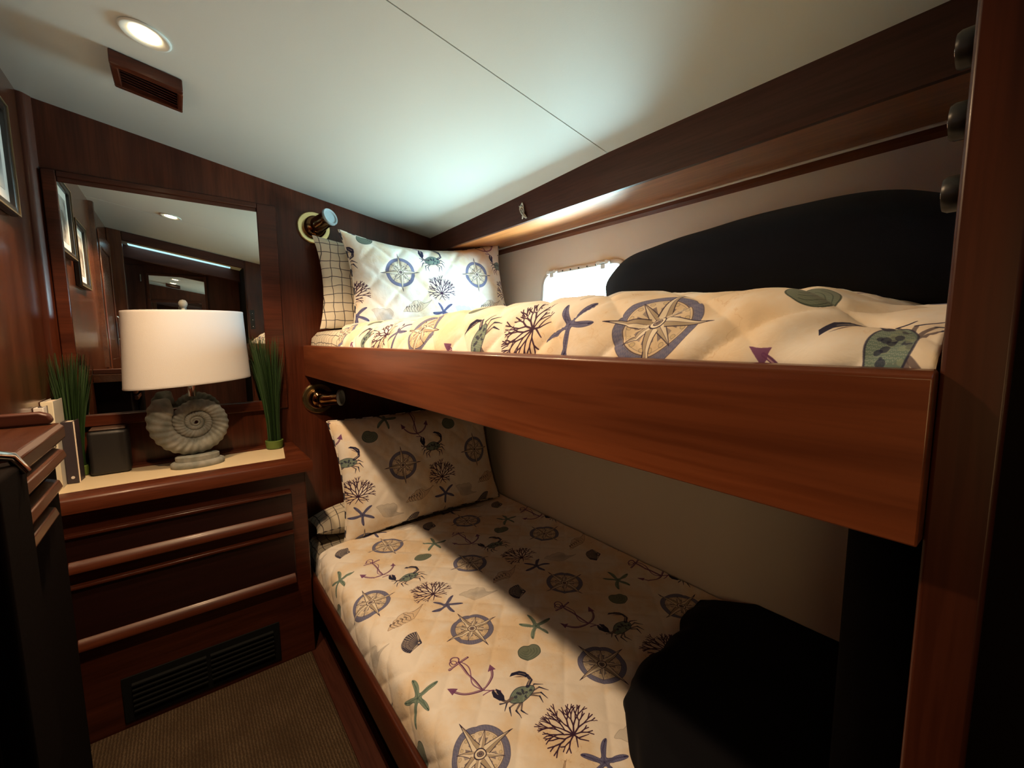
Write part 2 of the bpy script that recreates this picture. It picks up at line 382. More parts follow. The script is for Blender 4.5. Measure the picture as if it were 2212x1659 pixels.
def shell(cx,cy,R,rot):
    N = (.15,.16,.27); hx,hy = pol(cx,cy,R*.80,rot+PI)
    def fan(q,t): return pol(hx,hy,R*1.72*q*(1-.10*abs(t)**2.2),rot+t*.98)
    out = [fan(1+.018*math.cos(k*PI*1.0),-1.15+2.3*k/46) for k in range(47)]+[pol(hx,hy,R*.16,rot+2.2),pol(hx,hy,R*.16,rot+PI),pol(hx,hy,R*.16,rot-2.2)]
    poly(out,(.68,.64,.60),.85)
    for k in range(15):
        t = -1.08+2.16*k/14; line([fan(.12,t*.5),fan(.55,t*.92),fan(.97,t)],.0008,.0037,N,.85)
    for q in (.62,.80,.93): line([fan(q,t) for t in np.linspace(-1.1,1.1,24)],.0013,.0013,N,.5)
    for k in range(3): line([fan(.94-.05*k,t) for t in np.linspace(.35+.1*k,1.12,12)],.003,.004,N,.55)
    line(out+[out[0]],.0013,.0013,N,.85); poly([fan(.10,0),fan(.36,1.2),pol(hx,hy,R*.2,rot+2.3),pol(hx,hy,R*.14,rot+PI),pol(hx,hy,R*.2,rot-2.3),fan(.36,-1.2)],N,.8); ring(hx+R*.12*math.cos(rot),hy+R*.12*math.sin(rot),0,R*.12,(.88,.84,.78),.95)
def clam(cx,cy):
    G = (.36,.43,.39); D = (.16,.22,.21); pts = []
    for k in range(60):
        t = 2*PI*k/60; r = 1-.16*math.exp(-((t-1.2)/.3)**2)+.12*math.exp(-((t-2.0)/.4)**2); pts.append((cx+.033*r*math.cos(t),cy+.026*r*math.sin(t)))
    poly(pts,G,.88,.2)
    for q in (.85,.66,.45,.25):
        line([(cx-.004+(p[0]-cx)*q,cy+.008*(1-q)*2+(p[1]-cy)*q) for p in pts[28:60]],.0012,.0012,D,.5)
    line(pts+[pts[0]],.0018,.0018,D,.75)
def anchor(cx,cy):
    P = (.45,.27,.46); D = (.31,.15,.34); LT = (.84,.72,.76)
    def st(pts,w): line(pts,w,w,D,.9); line([(x-.0012,y+.0008) for x,y in pts],w*.45,w*.45,LT,.75)
    st([pol(cx-.004,cy+.064,.012,t) for t in np.linspace(0,2*PI,26)],.0036); st([pol(cx-.012,cy+.058,.010,t) for t in np.linspace(0,2*PI,22)],.0022)
    st([(cx-.030,cy+.046),(cx+.028,cy+.050)],.0068); st([(cx,cy+.050),(cx+.001,cy-.058)],.0058)
    arc = [(cx-.058+.0*t,cy) for t in ()]+[(cx+.060*math.sin(t),cy-.004-.056*math.cos(t)) for t in np.linspace(-1.25,1.25,26)]
    line(arc,.0062,.0062,D,.85); line([(x,y+.001) for x,y in arc],.0024,.0024,LT,.7)
    for s in (-1,1):
        tx,ty = cx+s*.0575,cy-.020; poly([(tx+s*.006,ty+.016),(tx-s*.013,ty-.002),(tx+s*.007,ty-.010)],P,.9)
    rope = [(cx+.004+.016*math.sin(2.2*t)*(.4+.6*t/3.2),cy+.052-.040*t) for t in np.linspace(0,3.3,40)]
    line(rope,.003,.003,P,.75); line([(cx-.004,cy-.074),(cx+.018,cy-.078),(cx+.034,cy-.092),(cx+.030,cy-.102)],.0034,.0024,P,.8)
def crab(cx,cy):
    N = (.11,.12,.25); G = (.40,.50,.48); W = (.80,.74,.66)
    for s in (-1,1):
        for k,(a,l) in enumerate(((-.10,.040),(-.5,.044),(-.95,.040),(-1.3,.034))):
            bx,by = cx+s*.020*math.cos(a*.6),cy-.003+.014*math.sin(a); kx,ky = bx+s*l*.6*math.cos(a+.5),by+l*.6*math.sin(a+.5)
            tx,ty = kx+s*l*.55*math.cos(a-.55),ky+l*.55*math.sin(a-.55)
            line([(bx,by),(kx,ky)],.0052,.0036,(.40,.36,.38),.85); line([(kx,ky),(tx,ty)],.0042,.0012,N,.9)
    poly([(cx+.033*math.cos(t)*(1+.10*math.cos(2*t)),cy+.0195*math.sin(t)*(1+.1*math.sin(t))) for t in np.linspace(0,2*PI,40)],G,.95,.45)
    for k in range(26):
        a = rng.uniform(0,2*PI); q = rng.uniform(.15,.95); ring(cx+.030*q*math.cos(a),cy+.0165*q*math.sin(a),0,rng.uniform(.0015,.005),N if rng.rand()<.62 else (.56,.62,.54),.6)
    line([(cx+.033*math.cos(t)*(1+.10*math.cos(2*t)),cy+.0195*math.sin(t)*(1+.1*math.sin(t))) for t in np.linspace(0,2*PI,40)],.0018,.0018,N,.7)
    # raised right arm and folded left claw
    line([(cx+.026,cy+.010),(cx+.046,cy+.022),(cx+.048,cy+.040)],.0095,.0085,N,.85); line([(cx+.030,cy+.013),(cx+.045,cy+.024)],.003,.003,W,.7)
    poly([(cx+.053,cy+.036),(cx+.052,cy+.050),(cx+.040,cy+.062),(cx+.020,cy+.069),(cx+.010,cy+.064),(cx+.026,cy+.058),(cx+.034,cy+.050),(cx+.042,cy+.037)],N,.95)
    poly([(cx+.041,cy+.037),(cx+.033,cy+.049),(cx+.016,cy+.058),(cx+.030,cy+.046)],(.50,.44,.44),.9); line([(cx+.046,cy+.046),(cx+.034,cy+.057)],.0028,.0016,W,.6)
    line([(cx-.026,cy+.006),(cx-.042,cy+.006),(cx-.047,cy+.016)],.008,.007,(.42,.38,.40),.9)
    poly([(cx-.044,cy+.012),(cx-.054,cy+.020),(cx-.060,cy+.036),(cx-.055,cy+.050),(cx-.047,cy+.056),(cx-.046,cy+.042),(cx-.041,cy+.054),(cx-.036,cy+.044),(cx-.037,cy+.024)],N,.95)
    line([(cx-.047,cy+.050),(cx-.047,cy+.036)],.0026,.0018,W,.85); line([(cx-.058,cy+.012),(cx-.046,cy+.006)],.004,.002,N,.8)
def coral(cx,cy):
    C = (.22,.12,.23); r = np.random.RandomState(5)
    def br(x,y,a,l,w,d,sp):
        x2,y2 = x+l*math.cos(a),y+l*math.sin(a); line([(x,y),(x2,y2)],w,w*.86,C,.95)
        if d==0: return
        for s_ in (-1,1):
            if d<=1 and r.rand()<.12: continue
            br(x2,y2,a+s_*sp*r.uniform(.65,1.25),l*r.uniform(.72,.92),w*.88,d-1,sp*.88)
    for a,l in ((.28,.021),(.80,.022),(1.32,.022),(1.84,.022),(2.36,.022),(2.88,.020)):
        br(cx,cy-.030,a,l,.0040,4 if .5<a<2.6 else 3,.38)
    for a in (-.35,3.5): br(cx,cy-.030,a,.017,.0036,2,.4)
    line([(cx,cy-.030),(cx+.003,cy-.046),(cx+.014,cy-.060)],.0042,.0022,C,.95); line([(cx,cy-.038),(cx-.014,cy-.056)],.0036,.0018,C,.95); line([(cx+.002,cy-.042),(cx+.026,cy-.050)],.0034,.0016,C,.95)
def conch(cx,cy,faint):
    Bn = (.46,.36,.30); D = (.25,.20,.20)
    ctl = np.array([(-.056,-.024),(-.046,-.010),(-.036,-.006),(-.028,.004),(-.016,.009),(-.008,.018),(.006,.020),(.020,.020),(.038,.008),(.058,.012),(.078,.022),(.056,.000),(.042,-.012),(.026,-.022),(.008,-.028),(-.010,-.026),(-.024,-.026),(-.040,-.024)])
    if faint: ctl = np.stack([ctl[:,0]*.85,ctl[:,1]*1.45],-1)@np.array([[.55,-.83],[.83,.55]])
    pts = []; n = len(ctl)
    for k in range(n):
        p0,p1,p2,p3 = ctl[k-1],ctl[k],ctl[(k+1)%n],ctl[(k+2)%n]
        for t in np.linspace(0,1,6,endpoint=False): pts.append(tuple(.5*((2*p1)+(-p0+p2)*t+(2*p0-5*p1+4*p2-p3)*t*t+(-p0+3*p1-3*p2+p3)*t**3)+np.array([cx,cy])))
    if faint:
        poly(pts,(.66,.65,.63),.38,.5); line(pts+[pts[0]],.0012,.0012,(.55,.52,.50),.45)
        for q in (.75,.5,.3): poly([(cx+.012+(x-cx)*q,cy-.010+(y-cy)*q) for x,y in pts],(.58,.58,.60),.16,.5)
        return
    poly(pts,(.82,.72,.60),.55,.3); line(pts+[pts[0]],.0013,.0013,Bn,.65)
    for x in (-.044,-.033,-.021,-.008,.006):
        h = .012+.012*(x+.05)/.056; line([(cx+x,cy+h-.020),(cx+x+.005,cy-.004),(cx+x-.001,cy-.012),(cx+x+.007,cy-.026)],.0034,.0014,D,.8); line([(cx+x+.003,cy+h-.014),(cx+x+.009,cy-.010)],.0016,.001,D,.6)
    line([(cx+.010,cy+.018),(cx+.018,cy+.004),(cx+.022,cy-.008),(cx+.016,cy-.024)],.0022,.0012,D,.75); line([(cx+.020,cy+.014),(cx+.034,cy-.002),(cx+.030,cy-.016)],.0014,.001,D,.6)
    line([(cx+.036,cy+.006),(cx+.062,cy+.011),(cx+.082,cy+.022)],.0014,.0007,D,.6)
compass(0,0); compass(.1905,.330)
shell(.026,.391,.030,2.5); star(-.037,.222,.055,1.15,(.44,.55,.51),(.20,.29,.29),.22); star(.187,.476,.052,.85,(.34,.36,.55),(.18,.17,.32),-.2)
clam(.263,.152); anchor(.090,.190); crab(.159,.056); coral(.180,.585); conch(.049,.506,False); conch(.300,.476,True)
PRINT = bpy.data.images.new('nautical_print', W_, H_); px = np.ones((H_,W_,4),np.float32); px[...,:3] = np.clip(img,0,1); PRINT.pixels.foreach_set(px.reshape(-1)); PRINT.update(); PRINT.pack()

def print_mat(name, bump=.12):
    m, nt, bs = newmat(name)
    uv = nt.nodes.new('ShaderNodeUVMap'); uv.uv_map = 'UVMap'
    t = nt.nodes.new('ShaderNodeTexImage'); t.image = PRINT; L(nt, uv.outputs['UV'], t.inputs['Vector'])
    L(nt, t.outputs['Color'], bs.inputs['Base Color']); bs.inputs['Roughness'].default_value = .85; bs.inputs['Specular IOR Level'].default_value = .2
    bs.inputs['Sheen Weight'].default_value = .1
    tc = nt.nodes.new('ShaderNodeTexCoord'); nz = nt.nodes.new('ShaderNodeTexNoise'); nz.inputs['Scale'].default_value = 45; nz.inputs['Detail'].default_value = 5; nz.inputs['Distortion'].default_value = .6
    L(nt, tc.outputs['Object'], nz.inputs['Vector']); b = nt.nodes.new('ShaderNodeBump'); b.inputs['Strength'].default_value = bump; b.inputs['Distance'].default_value = .012
    L(nt, nz.outputs['Fac'], b.inputs['Height']); L(nt, b.outputs['Normal'], bs.inputs['Normal'])
    return m
M['printq'] = print_mat('nautical_print_quilting'); M['printp'] = print_mat('nautical_print_sham')

# ================================================================== SETTING
D = 2.05            # mirror bulkhead
XL = -.345          # left bulkhead
YB = .053           # foot bulkhead (door frame)
structure(MB().box(-.40,1.5,-.75,2.09,-.04,0).build('floor', M['darkY']))
# ceiling: one long cambered panel either side of a narrow joint
SEAM = .842
def ceil_slab(y0,y1,zoff=0,t=.045):
    m = MB(); xs = [-.40,-.2,0,.2,.4,.6,.8,1.0,1.075]
    prof = [(x,ceil_z(x)+zoff) for x in xs]+[(x,ceil_z(x)+zoff+t) for x in xs[::-1]]
    return m.prism_y(prof,y0,y1)
HX0,HX1,HY0,HY1 = -.27,.40,-.53,-.44  # guessed passage hatch, added for the mirrored bright strip and shadow fill
cl = ceil_slab(-.75,HY0); 
def flat_slab(m,x0,x1,y0,y1): m.prism_y([(x0,ceil_z(x0)),(x1,ceil_z(x1)),(x1,ceil_z(x1)+.045),(x0,ceil_z(x0)+.045)],y0,y1)
flat_slab(cl,-.40,HX0,HY0,HY1); flat_slab(cl,HX1,1.075,HY0,HY1); flat_slab(cl,-.40,1.075,HY1,SEAM-.0016); flat_slab(cl,-.40,1.075,SEAM+.0016,2.09)
structure(cl.build('ceiling', M['ceil']))
structure(MB().prism_y([(-.40,ceil_z(-.4)+.002),(1.0,ceil_z(1.0)+.002),(1.0,ceil_z(1.0)+.04),(-.40,ceil_z(-.4)+.04)],SEAM-.0015,SEAM+.0015).build('trim_1', M['seam']))
# mirror bulkhead and left bulkhead
structure(MB().prism_y([(-.345,0),(1.56,0),(1.56,1.80),(1.075,1.80),(1.075,ceil_z(1.075)),(-.345,ceil_z(-.345))],D,D+.04).build('wall_back', M['mahZ']))
PY0,PY1,PZ0,PZ1 = -.46,-.12,1.00,1.42      # unseen passage window, added to fill the cabin shadows
wl = MB(); wl.prism_y([(XL-.04,0),(XL,0),(XL,ceil_z(XL)),(XL-.04,ceil_z(XL-.04))],PY1,D+.04); wl.prism_y([(XL-.04,0),(XL,0),(XL,ceil_z(XL)),(XL-.04,ceil_z(XL-.04))],-.75,PY0)
wl.box(XL-.04,XL,PY0,PY1,0,PZ0); wl.prism_y([(XL-.04,PZ1),(XL,PZ1),(XL,ceil_z(XL)),(XL-.04,ceil_z(XL-.04))],PY0,PY1)
structure(wl.build('wall_left', M['mahpanel'], merge=True))
structure(MB().box(XL-.028,XL-.022,PY0+.001,PY1-.001,PZ0+.001,PZ1-.001).build('fill_window', M['tintw']))
# hull side: leans outward towards the deck, with an opening for the portlight
def hull_x(z): return 1.33+(z-.4)*.0895
WY0,WY1,WZ0,WZ1 = 1.10,1.562,1.335,1.548
hb = MB(); HT = .035
def hull_panel(y0,y1,z0,z1):
    hb.hexa([(hull_x(z0),y0,z0),(hull_x(z0)+HT,y0,z0),(hull_x(z0)+HT,y1,z0),(hull_x(z0),y1,z0),(hull_x(z1),y0,z1),(hull_x(z1)+HT,y0,z1),(hull_x(z1)+HT,y1,z1),(hull_x(z1),y1,z1)])
ZT = 1.80
# opening with rounded corners: ring of quads between a rounded inner loop and a rectangle
RC = .045
def round_rect(y0,y1,z0,z1,r,n=6):
    pts = []
    for cy,cz,a0 in ((y1-r,z1-r,0),(y0+r,z1-r,90),(y0+r,z0+r,180),(y1-r,z0+r,270)):
        for k in range(n+1):
            a = math.radians(a0+90*k/n); pts.append((cy+r*math.cos(a),cz+r*math.sin(a)))
    return pts
inner = round_rect(WY0,WY1,WZ0,WZ1,RC); outer = []
cyc,czc = (WY0+WY1)/2,(WZ0+WZ1)/2; OY0,OY1,OZ0,OZ1 = WY0-.05,WY1+.05,WZ0-.05,WZ1+.05
nn = 7
for k,(y,z) in enumerate(inner):
    q = k//nn; j = k%nn; f = j/(nn-1)
    cy,cz = ((OY1,OZ1),(OY0,OZ1),(OY0,OZ0),(OY1,OZ0))[q]
    if q==0: p = (cy,z+(cz-z)*min(1,2*f)) if f<.5 else (y+(cy-y)*min(1,2-2*f),cz)
    elif q==1: p = (y+(cy-y)*min(1,2*f),cz) if f<.5 else (cy,z+(cz-z)*min(1,2-2*f))
    elif q==2: p = (cy,z+(cz-z)*min(1,2*f)) if f<.5 else (y+(cy-y)*min(1,2-2*f),cz)
    else: p = (y+(cy-y)*min(1,2*f),cz) if f<.5 else (cy,z+(cz-z)*min(1,2-2*f))
    outer.append(p)
hb.loft([[(hull_x(z)+HT,y,z) for y,z in outer],[(hull_x(z),y,z) for y,z in outer],[(hull_x(z),y,z) for y,z in inner],[(hull_x(z)+HT,y,z) for y,z in inner],[(hull_x(z)+HT,y,z) for y,z in outer]],caps=False)
hull_panel(.0,2.09,0,OZ0); hull_panel(.0,2.09,OZ1,ZT); hull_panel(.0,OY0,OZ0,OZ1); hull_panel(OY1,2.09,OZ0,OZ1)
structure(hb.build('wall_right', M['hull'], smooth=30))
# foot bulkhead: berth side, door head and left jamb
structure(MB().prism_y([(.456,0),(1.47,0),(1.47,1.80),(1.075,1.80),(1.075,ceil_z(1.075)),(.456,ceil_z(.456))],.022,YB-.003).build('wall_front', M['mahZ']))
structure(MB().prism_y([(.445,0),(.456,0),(.456,ceil_z(.456)),(.445,ceil_z(.445))],.018,YB).build('trim_2', M['post'], bevel=.003))
structure(MB().prism_y([(XL,0),(-.268,0),(-.268,ceil_z(-.268)),(XL,ceil_z(XL))],.015,YB).build('trim_3', M['mahpanel'], bevel=.004))
structure(MB().prism_y([(-.268,ceil_z(-.268)-.062),(.445,ceil_z(.445)-.062),(.445,ceil_z(.445)),(-.268,ceil_z(-.268))],.015,YB).build('trim_4', M['darkX'], bevel=.004))
# passage behind the doorway
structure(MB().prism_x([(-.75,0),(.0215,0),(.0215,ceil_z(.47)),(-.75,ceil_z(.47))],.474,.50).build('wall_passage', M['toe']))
structure(MB().prism_y([(XL,0),(.474,0),(.474,ceil_z(.474)),(XL,ceil_z(XL))],-.75,-.71).build('wall_rear', M['darkZ']))
structure(MB().prism_y([(XL,ceil_z(XL)-.10),(.474,ceil_z(.474)-.10),(.474,ceil_z(.474)),(XL,ceil_z(XL))],-.56,-.53).build('trim_5', M['darkX'], bevel=.004))
hw = MB(); hw.hexa([(HX0+.001,HY0+.001,ceil_z(HX0)+.020),(HX1-.001,HY0+.001,ceil_z(HX1)+.020),(HX1-.001,HY1-.001,ceil_z(HX1)+.020),(HX0+.001,HY1-.001,ceil_z(HX0)+.020),(HX0+.001,HY0+.001,ceil_z(HX0)+.026),(HX1-.001,HY0+.001,ceil_z(HX1)+.026),(HX1-.001,HY1-.001,ceil_z(HX1)+.026),(HX0+.001,HY1-.001,ceil_z(HX0)+.026)])
structure(hw.build('added_hatch', M['tint']))
d2_ = structure(MB().box(-.335,-.200,-.7095,-.698,.02,1.88).build('door_2', M['darkZ'], bevel=.003))
MB().tube([(-.222,-.699,1.74),(-.222,-.680,1.745),(-.222,-.680,1.80),(-.222,-.699,1.805)],.005,8).build('door_handle', M['chrome'], d2_)
structure(MB().box(1.0755,1.52,.0,2.09,1.801,1.83).build('soffit_deck', M['darkY']))  # unseen deck over the soffit, added to stop daylight leaking in
# soffit along the hull: dark face, underside with window light in its colour, bead and red batten
def soff_top(y): return float(np.interp(y,[.05,.85,1.3,2.05],[1.003,1.008,1.034,1.064]))
ys = list(np.linspace(YB,D,24))
structure(MB().loft([[(1.065,y,1.688),(1.083,y,1.690),(soff_top(y)+.020,y,ceil_z(soff_top(y)+.02)),(soff_top(y),y,ceil_z(soff_top(y)))] for y in ys]).build('trim_6', M['darkY']))
structure(MB().prism_y([(1.0835,1.6905),(1.440,1.743),(1.440,1.757),(1.0835,1.7045)],YB,D).build('trim_7', M['lit_wood']))
structure(MB().tube([(1.428,y,1.7375) for y in np.linspace(YB+.002,D-.002,12)],.0042,8).build('trim_8', M['bead']))
structure(MB().prism_y([(1.433,1.742),(1.433,1.722),(hull_x(1.712)-.0005,1.712),(hull_x(1.742)-.0005,1.742)],YB,D).build('trim_9', M['rail']))
# corner moulding between the left bulkhead and the mirror bulkhead
cm = MB()
cm.prism_z([(XL,D),(XL,D-.022),(XL+.010,D-.022),(XL+.018,D-.016),(XL+.024,D-.010),(XL+.030,D-.004),(XL+.030,D)],.80,ceil_z(-.33))
structure(cm.build('trim_10', M['mahZ']))
# plank of bare floor in front of the berth with its raised lip
structure(MB().box(.329,.388,.054,D-.002,0,.006).build('trim_11', M['darkY'], bevel=.002))
structure(MB().box(.389,.408,.054,D-.002,0,.012).build('trim_12', M['mahY'], bevel=.003))
# left bulkhead joinery: a tall locker door by the doorway with its handle slot
dr = MB().box(XL+.0005,XL+.014,.12,.66,.10,1.90).build('door_1', M['mahpanel'], bevel=.004); structure(dr)
for nm,(a,b,c,d) in {'door_stile':(.60,.655,.11,1.89),'door_stile.001':(.125,.18,.11,1.89)}.items():
    MB().box(XL+.0142,XL+.022,a,b,c,d).build('door_stile', M['mahpanel'], dr, bevel=.003)
MB().box(XL+.0142,XL+.022,.181,.599,1.80,1.89).build('door_rail', M['mahpanel'], dr, bevel=.003)
MB().box(XL+.0142,XL+.022,.181,.599,1.06,1.14).build('door_rail', M['mahpanel'], dr, bevel=.003)
MB().tube([(XL+.026,.22,1.26),(XL+.036,.22,1.27),(XL+.036,.22,1.40),(XL+.026,.22,1.41)],.006,8).build('door_handle', M['chrome'], dr)
structure(MB().prism_z([(XL,.76),(XL+.020,.755),(XL+.022,.735),(XL+.012,.72),(XL,.715)],1.10,ceil_z(XL)-.002).build('trim_13', M['lipY']))

# ================================================================== PORTLIGHT
wn = structure(empty('window_1',(hull_x(czc),cyc,WZ0-.03),'',''))
for kx in ('label','category'): del wn[kx]
fi = round_rect(WY0-.001,WY1+.001,WZ0-.001,WZ1+.001,RC); fo = round_rect(WY0-.024,WY1+.024,WZ0-.024,WZ1+.024,RC+.022)
def hx(z,d): return hull_x(z)-d
MB().loft([[(hx(z,-.02),y,z) for y,z in fi],[(hx(z,.005),y,z) for y,z in fi],[(hx(z,.011),y+(0),z) for y,z in round_rect(WY0-.004,WY1+.004,WZ0-.004,WZ1+.004,RC+.003)],[(hx(z,.011),y,z) for y,z in round_rect(WY0-.019,WY1+.019,WZ0-.019,WZ1+.019,RC+.018)],[(hx(z,.006),y,z) for y,z in fo],[(hx(z,.0005),y,z) for y,z in fo]],caps=False).build('window_frame', M['winframe'], wn, smooth=50)
gi = round_rect(WY0,WY1,WZ0,WZ1,RC)
MB().loft([[(hx(z,-.016),y,z) for y,z in gi],[(hx(z,-.020),y,z) for y,z in gi]]).build('window_pane', M['glass'], wn)
MB().tube([(hx(z,.0045),y,z) for y,z in round_rect(WY0-.021,WY1+.021,WZ0-.021,WZ1+.021,RC+.02)],.0022,6,closed=True).build('window_gasket', M['rivet'], wn)
for yc in (1.505,1.195):
    h = MB()
    for dy in (-.022,.022): h.box(hx(WZ1+.012,.026),hx(WZ1+.012,.008),yc+dy-.009,yc+dy+.009,WZ1+.003,WZ1+.021)
    h.tube([(hx(WZ1+.014,.020),yc-.036,WZ1+.014),(hx(WZ1+.014,.020),yc+.036,WZ1+.014)],.0065,10)
    h.box(hx(WZ1+.012,.022),hx(WZ1+.012,.010),yc-.012,yc+.012,WZ1-.014,WZ1+.006)
    h.build('window_hinge', M['winframe'], wn, bevel=.0025)
for yc in (1.44,1.39,1.34,1.29,1.24):
    MB().lathe([(0,.004),(.0032,.0035),(.004,0),(.004,-.003)],(hx(WZ1+.010,.0105),yc,WZ1+.010),(-1,0,.09),10).build('window_screw', M['rivet'], wn)

# ================================================================== DRESSER UNDER THE MIRROR
FY = 1.744
ds = empty('dresser',(0,1.90,0),'mahogany built-in dresser with cream inlaid top under the mirror','dresser')
MB().box(XL+.001,.345,FY,D-.001,.0005,.752).build('carcass', M['mahX'], ds, bevel=.004)
# moulded top frame with a cream panel set in
tp = MB()
prof = [(0,.753),(0,.79),(.006,.797),(.020,.801),(.070,.800),(.079,.7965),(.079,.753)]
tp.loft([[(XL+.001,FY-.034+a,z) for a,z in prof],[(.366-a,FY-.034+a,z) for a,z in prof],[(.366-a*.55,D-.001,z) for a,z in prof]],caps=True)
tp.box(XL+.001,.335,D-.045,D-.001,.753,.803)
tp.build('top_frame', M['lip'], ds, smooth=50)
MB().prism_z([(XL+.001,FY+.0455),(.2865,FY+.0455),(.3222,D-.046),(XL+.001,D-.046)],.753,.7955).build('top_inlay', M['inlay'], ds)
def drawer(z0,z1,zt):
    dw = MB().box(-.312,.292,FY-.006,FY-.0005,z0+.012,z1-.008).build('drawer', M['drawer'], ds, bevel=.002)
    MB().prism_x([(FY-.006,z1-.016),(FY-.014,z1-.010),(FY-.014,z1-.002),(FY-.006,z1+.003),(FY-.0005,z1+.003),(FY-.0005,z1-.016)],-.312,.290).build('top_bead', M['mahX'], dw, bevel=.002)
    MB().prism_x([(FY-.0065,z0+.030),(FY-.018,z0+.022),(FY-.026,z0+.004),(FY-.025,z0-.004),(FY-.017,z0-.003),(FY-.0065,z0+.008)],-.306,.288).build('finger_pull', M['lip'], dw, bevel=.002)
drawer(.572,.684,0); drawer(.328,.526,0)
gr = MB().box(-.225,.222,FY-.005,FY-.0005,.028,.182).build('vent_grille', M['grille'], ds, bevel=.002)
for k in range(6):
    z = .062+.018*k
    for x0,x1 in ((-.200,-.006),(.006,.200)):
        MB().prism_x([(FY-.0055,z),(FY-.013,z-.004),(FY-.013,z+.001),(FY-.0055,z+.005)],x0,x1).build('grille_slat', M['grille'], gr)

# ================================================================== MIRROR
mr = empty('wall_mirror',(0,D,.96),'large wall mirror in a mahogany frame above the dresser, reflecting the cabin','mirror')
MB().box(-.279,.282,D-.005,D-.0005,.994,1.7655).build('mirror_glass', M['mirror'], mr)
fm = MB(); y0,y1 = D-.013,D-.0005
fm.box(-.313,-.2792,y0,y1,.955,1.80); fm.box(.2822,.352,D-.010,y1,.955,1.80); fm.box(-.279,.282,D-.006,y1,1.7657,1.80); fm.box(-.279,.282,y0,D-.0062,1.780,1.80); fm.box(-.279,.282,y0-.012,y1,.955,.9938)
fm.build('mirror_frame', M['mahX'], mr, bevel=.004)

# ================================================================== TABLE LAMP
LX,LY = .022,1.905
lp = empty('table_lamp',(LX,LY,.7957),'table lamp with grey ammonite shell body and oval white shade on the dresser','lamp')
def oval(cx,cy,a,b,z,rot=0,n=64,tilt=0):
    out = []
    for k in range(n):
        t = 2*PI*k/n; x = a*math.cos(t); y = b*math.sin(t); X = x*math.cos(rot)-y*math.sin(rot); Y = x*math.sin(rot)+y*math.cos(rot)
        out.append((cx+X,cy+Y,z+tilt*X))
    return out
bs_ = MB()
RB = .06
bs_.loft([oval(LX,LY,.078,.050,.7958,RB),oval(LX,LY,.081,.053,.802,RB),oval(LX,LY,.080,.052,.812,RB),oval(LX,LY,.074,.046,.8165,RB),oval(LX,LY,.066,.039,.8175,RB),oval(LX,LY,.066,.039,.834,RB),oval(LX,LY,.060,.034,.838,RB)])
bs_.build('lamp_base', M['stone'], lp, smooth=50)
# ammonite: a ribbed tube on a logarithmic spiral
NT,NS = 1300,28; TURNS = 4.2; GR = 2.0; TE = math.radians(128); R1 = .113; RHO = .325
P = np.zeros((NT,NS+1,3)); UV = np.zeros((NT,NS+1,2)); cx0,cz0 = LX+.004,.955
for i in range(NT):
    f = i/(NT-1); th = TE+(1-f)*TURNS*2*PI      # runs clockwise as seen from the cabin
    R = R1*GR**(-(1-f)*TURNS); tr = RHO*R*1.06
    rib = 27
    ph = rib*(th)
    fade = min(1,max(.0,1-((f-.965)/.035))) if f>.965 else 1
    for j in range(NS+1):
        s = 2*PI*j/NS
        lean = .25*math.cos(s)
        c = math.cos(ph+rib*lean*.35); amp = .055
        rr = tr*(1+amp*(abs(c)**.7*(1 if c>0 else -1))*(.35+.65*abs(math.sin(s*.5+PI/2)) if True else 1))
        if f>.985: rr *= 1-.9*((f-.985)/.015)**2
        rad = R+rr*math.cos(s)*1.0; dep = rr*.80*math.sin(s)
        # slight bowl: inner whorls sit a little proud
        P[i,j] = (cx0+rad*math.cos(th), LY+dep-0.0, cz0+rad*math.sin(th)); UV[i,j] = (f*10,j/NS)
# turn the disc a little towards the doorway
c_,s_ = math.cos(.06),math.sin(.06); dx = P[...,0]-LX; dy = P[...,1]-LY; P[...,0] = LX+dx*c_-dy*s_; P[...,1] = LY+dx*s_+dy*c_
grid_mesh('ammonite_body', P, UV, M['stone'], lp)
MB().lathe([(.012,0),(.012,.10),(.008,.105),(.008,.30),(.004,.305)],(LX,LY,1.05),(0,0,1),20).build('lamp_stem', M['chrome'], lp)
SR = .42; SX,SY = .026,1.915; TI = .030
def shade_ring(u,off): # u 0 bottom .. 1 top
    a = .195-.012*u-off; b = .125-.008*u-off; return oval(SX,SY,a,b,1.098+.253*u,SR,72,TI+.02*(1-u))
MB().loft([shade_ring(0,0),shade_ring(.012,-.0012),shade_ring(.03,-.0006),shade_ring(.5,0),shade_ring(.97,-.0006),shade_ring(.99,-.0012),shade_ring(1,0),shade_ring(1,.002),shade_ring(.5,.002),shade_ring(0,.002),shade_ring(0,0)],caps=False).build('lamp_shade', M['shade'], lp, smooth=60)
sp = MB()
for k in range(3):
    a = SR+k*2*PI/3+.5; r = .188*.122/math.hypot(.122*math.cos(a-SR),.188*math.sin(a-SR))*.955
    sp.tube([(LX,LY,1.352),(SX+r*math.cos(a),SY+r*math.sin(a),1.346+TI*r*math.cos(a))],.0018,6)
sp.build('shade_spider', M['chrome'], lp)
MB().lathe([(.0001,.036),(.008,.034),(.0125,.027),(.0135,.020),(.011,.012),(.006,.007),(.006,.002),(.010,0),(.010,-.004)],(LX-.004,LY,1.356),(0,0,1),24).build('lamp_finial', M['stone'], lp)

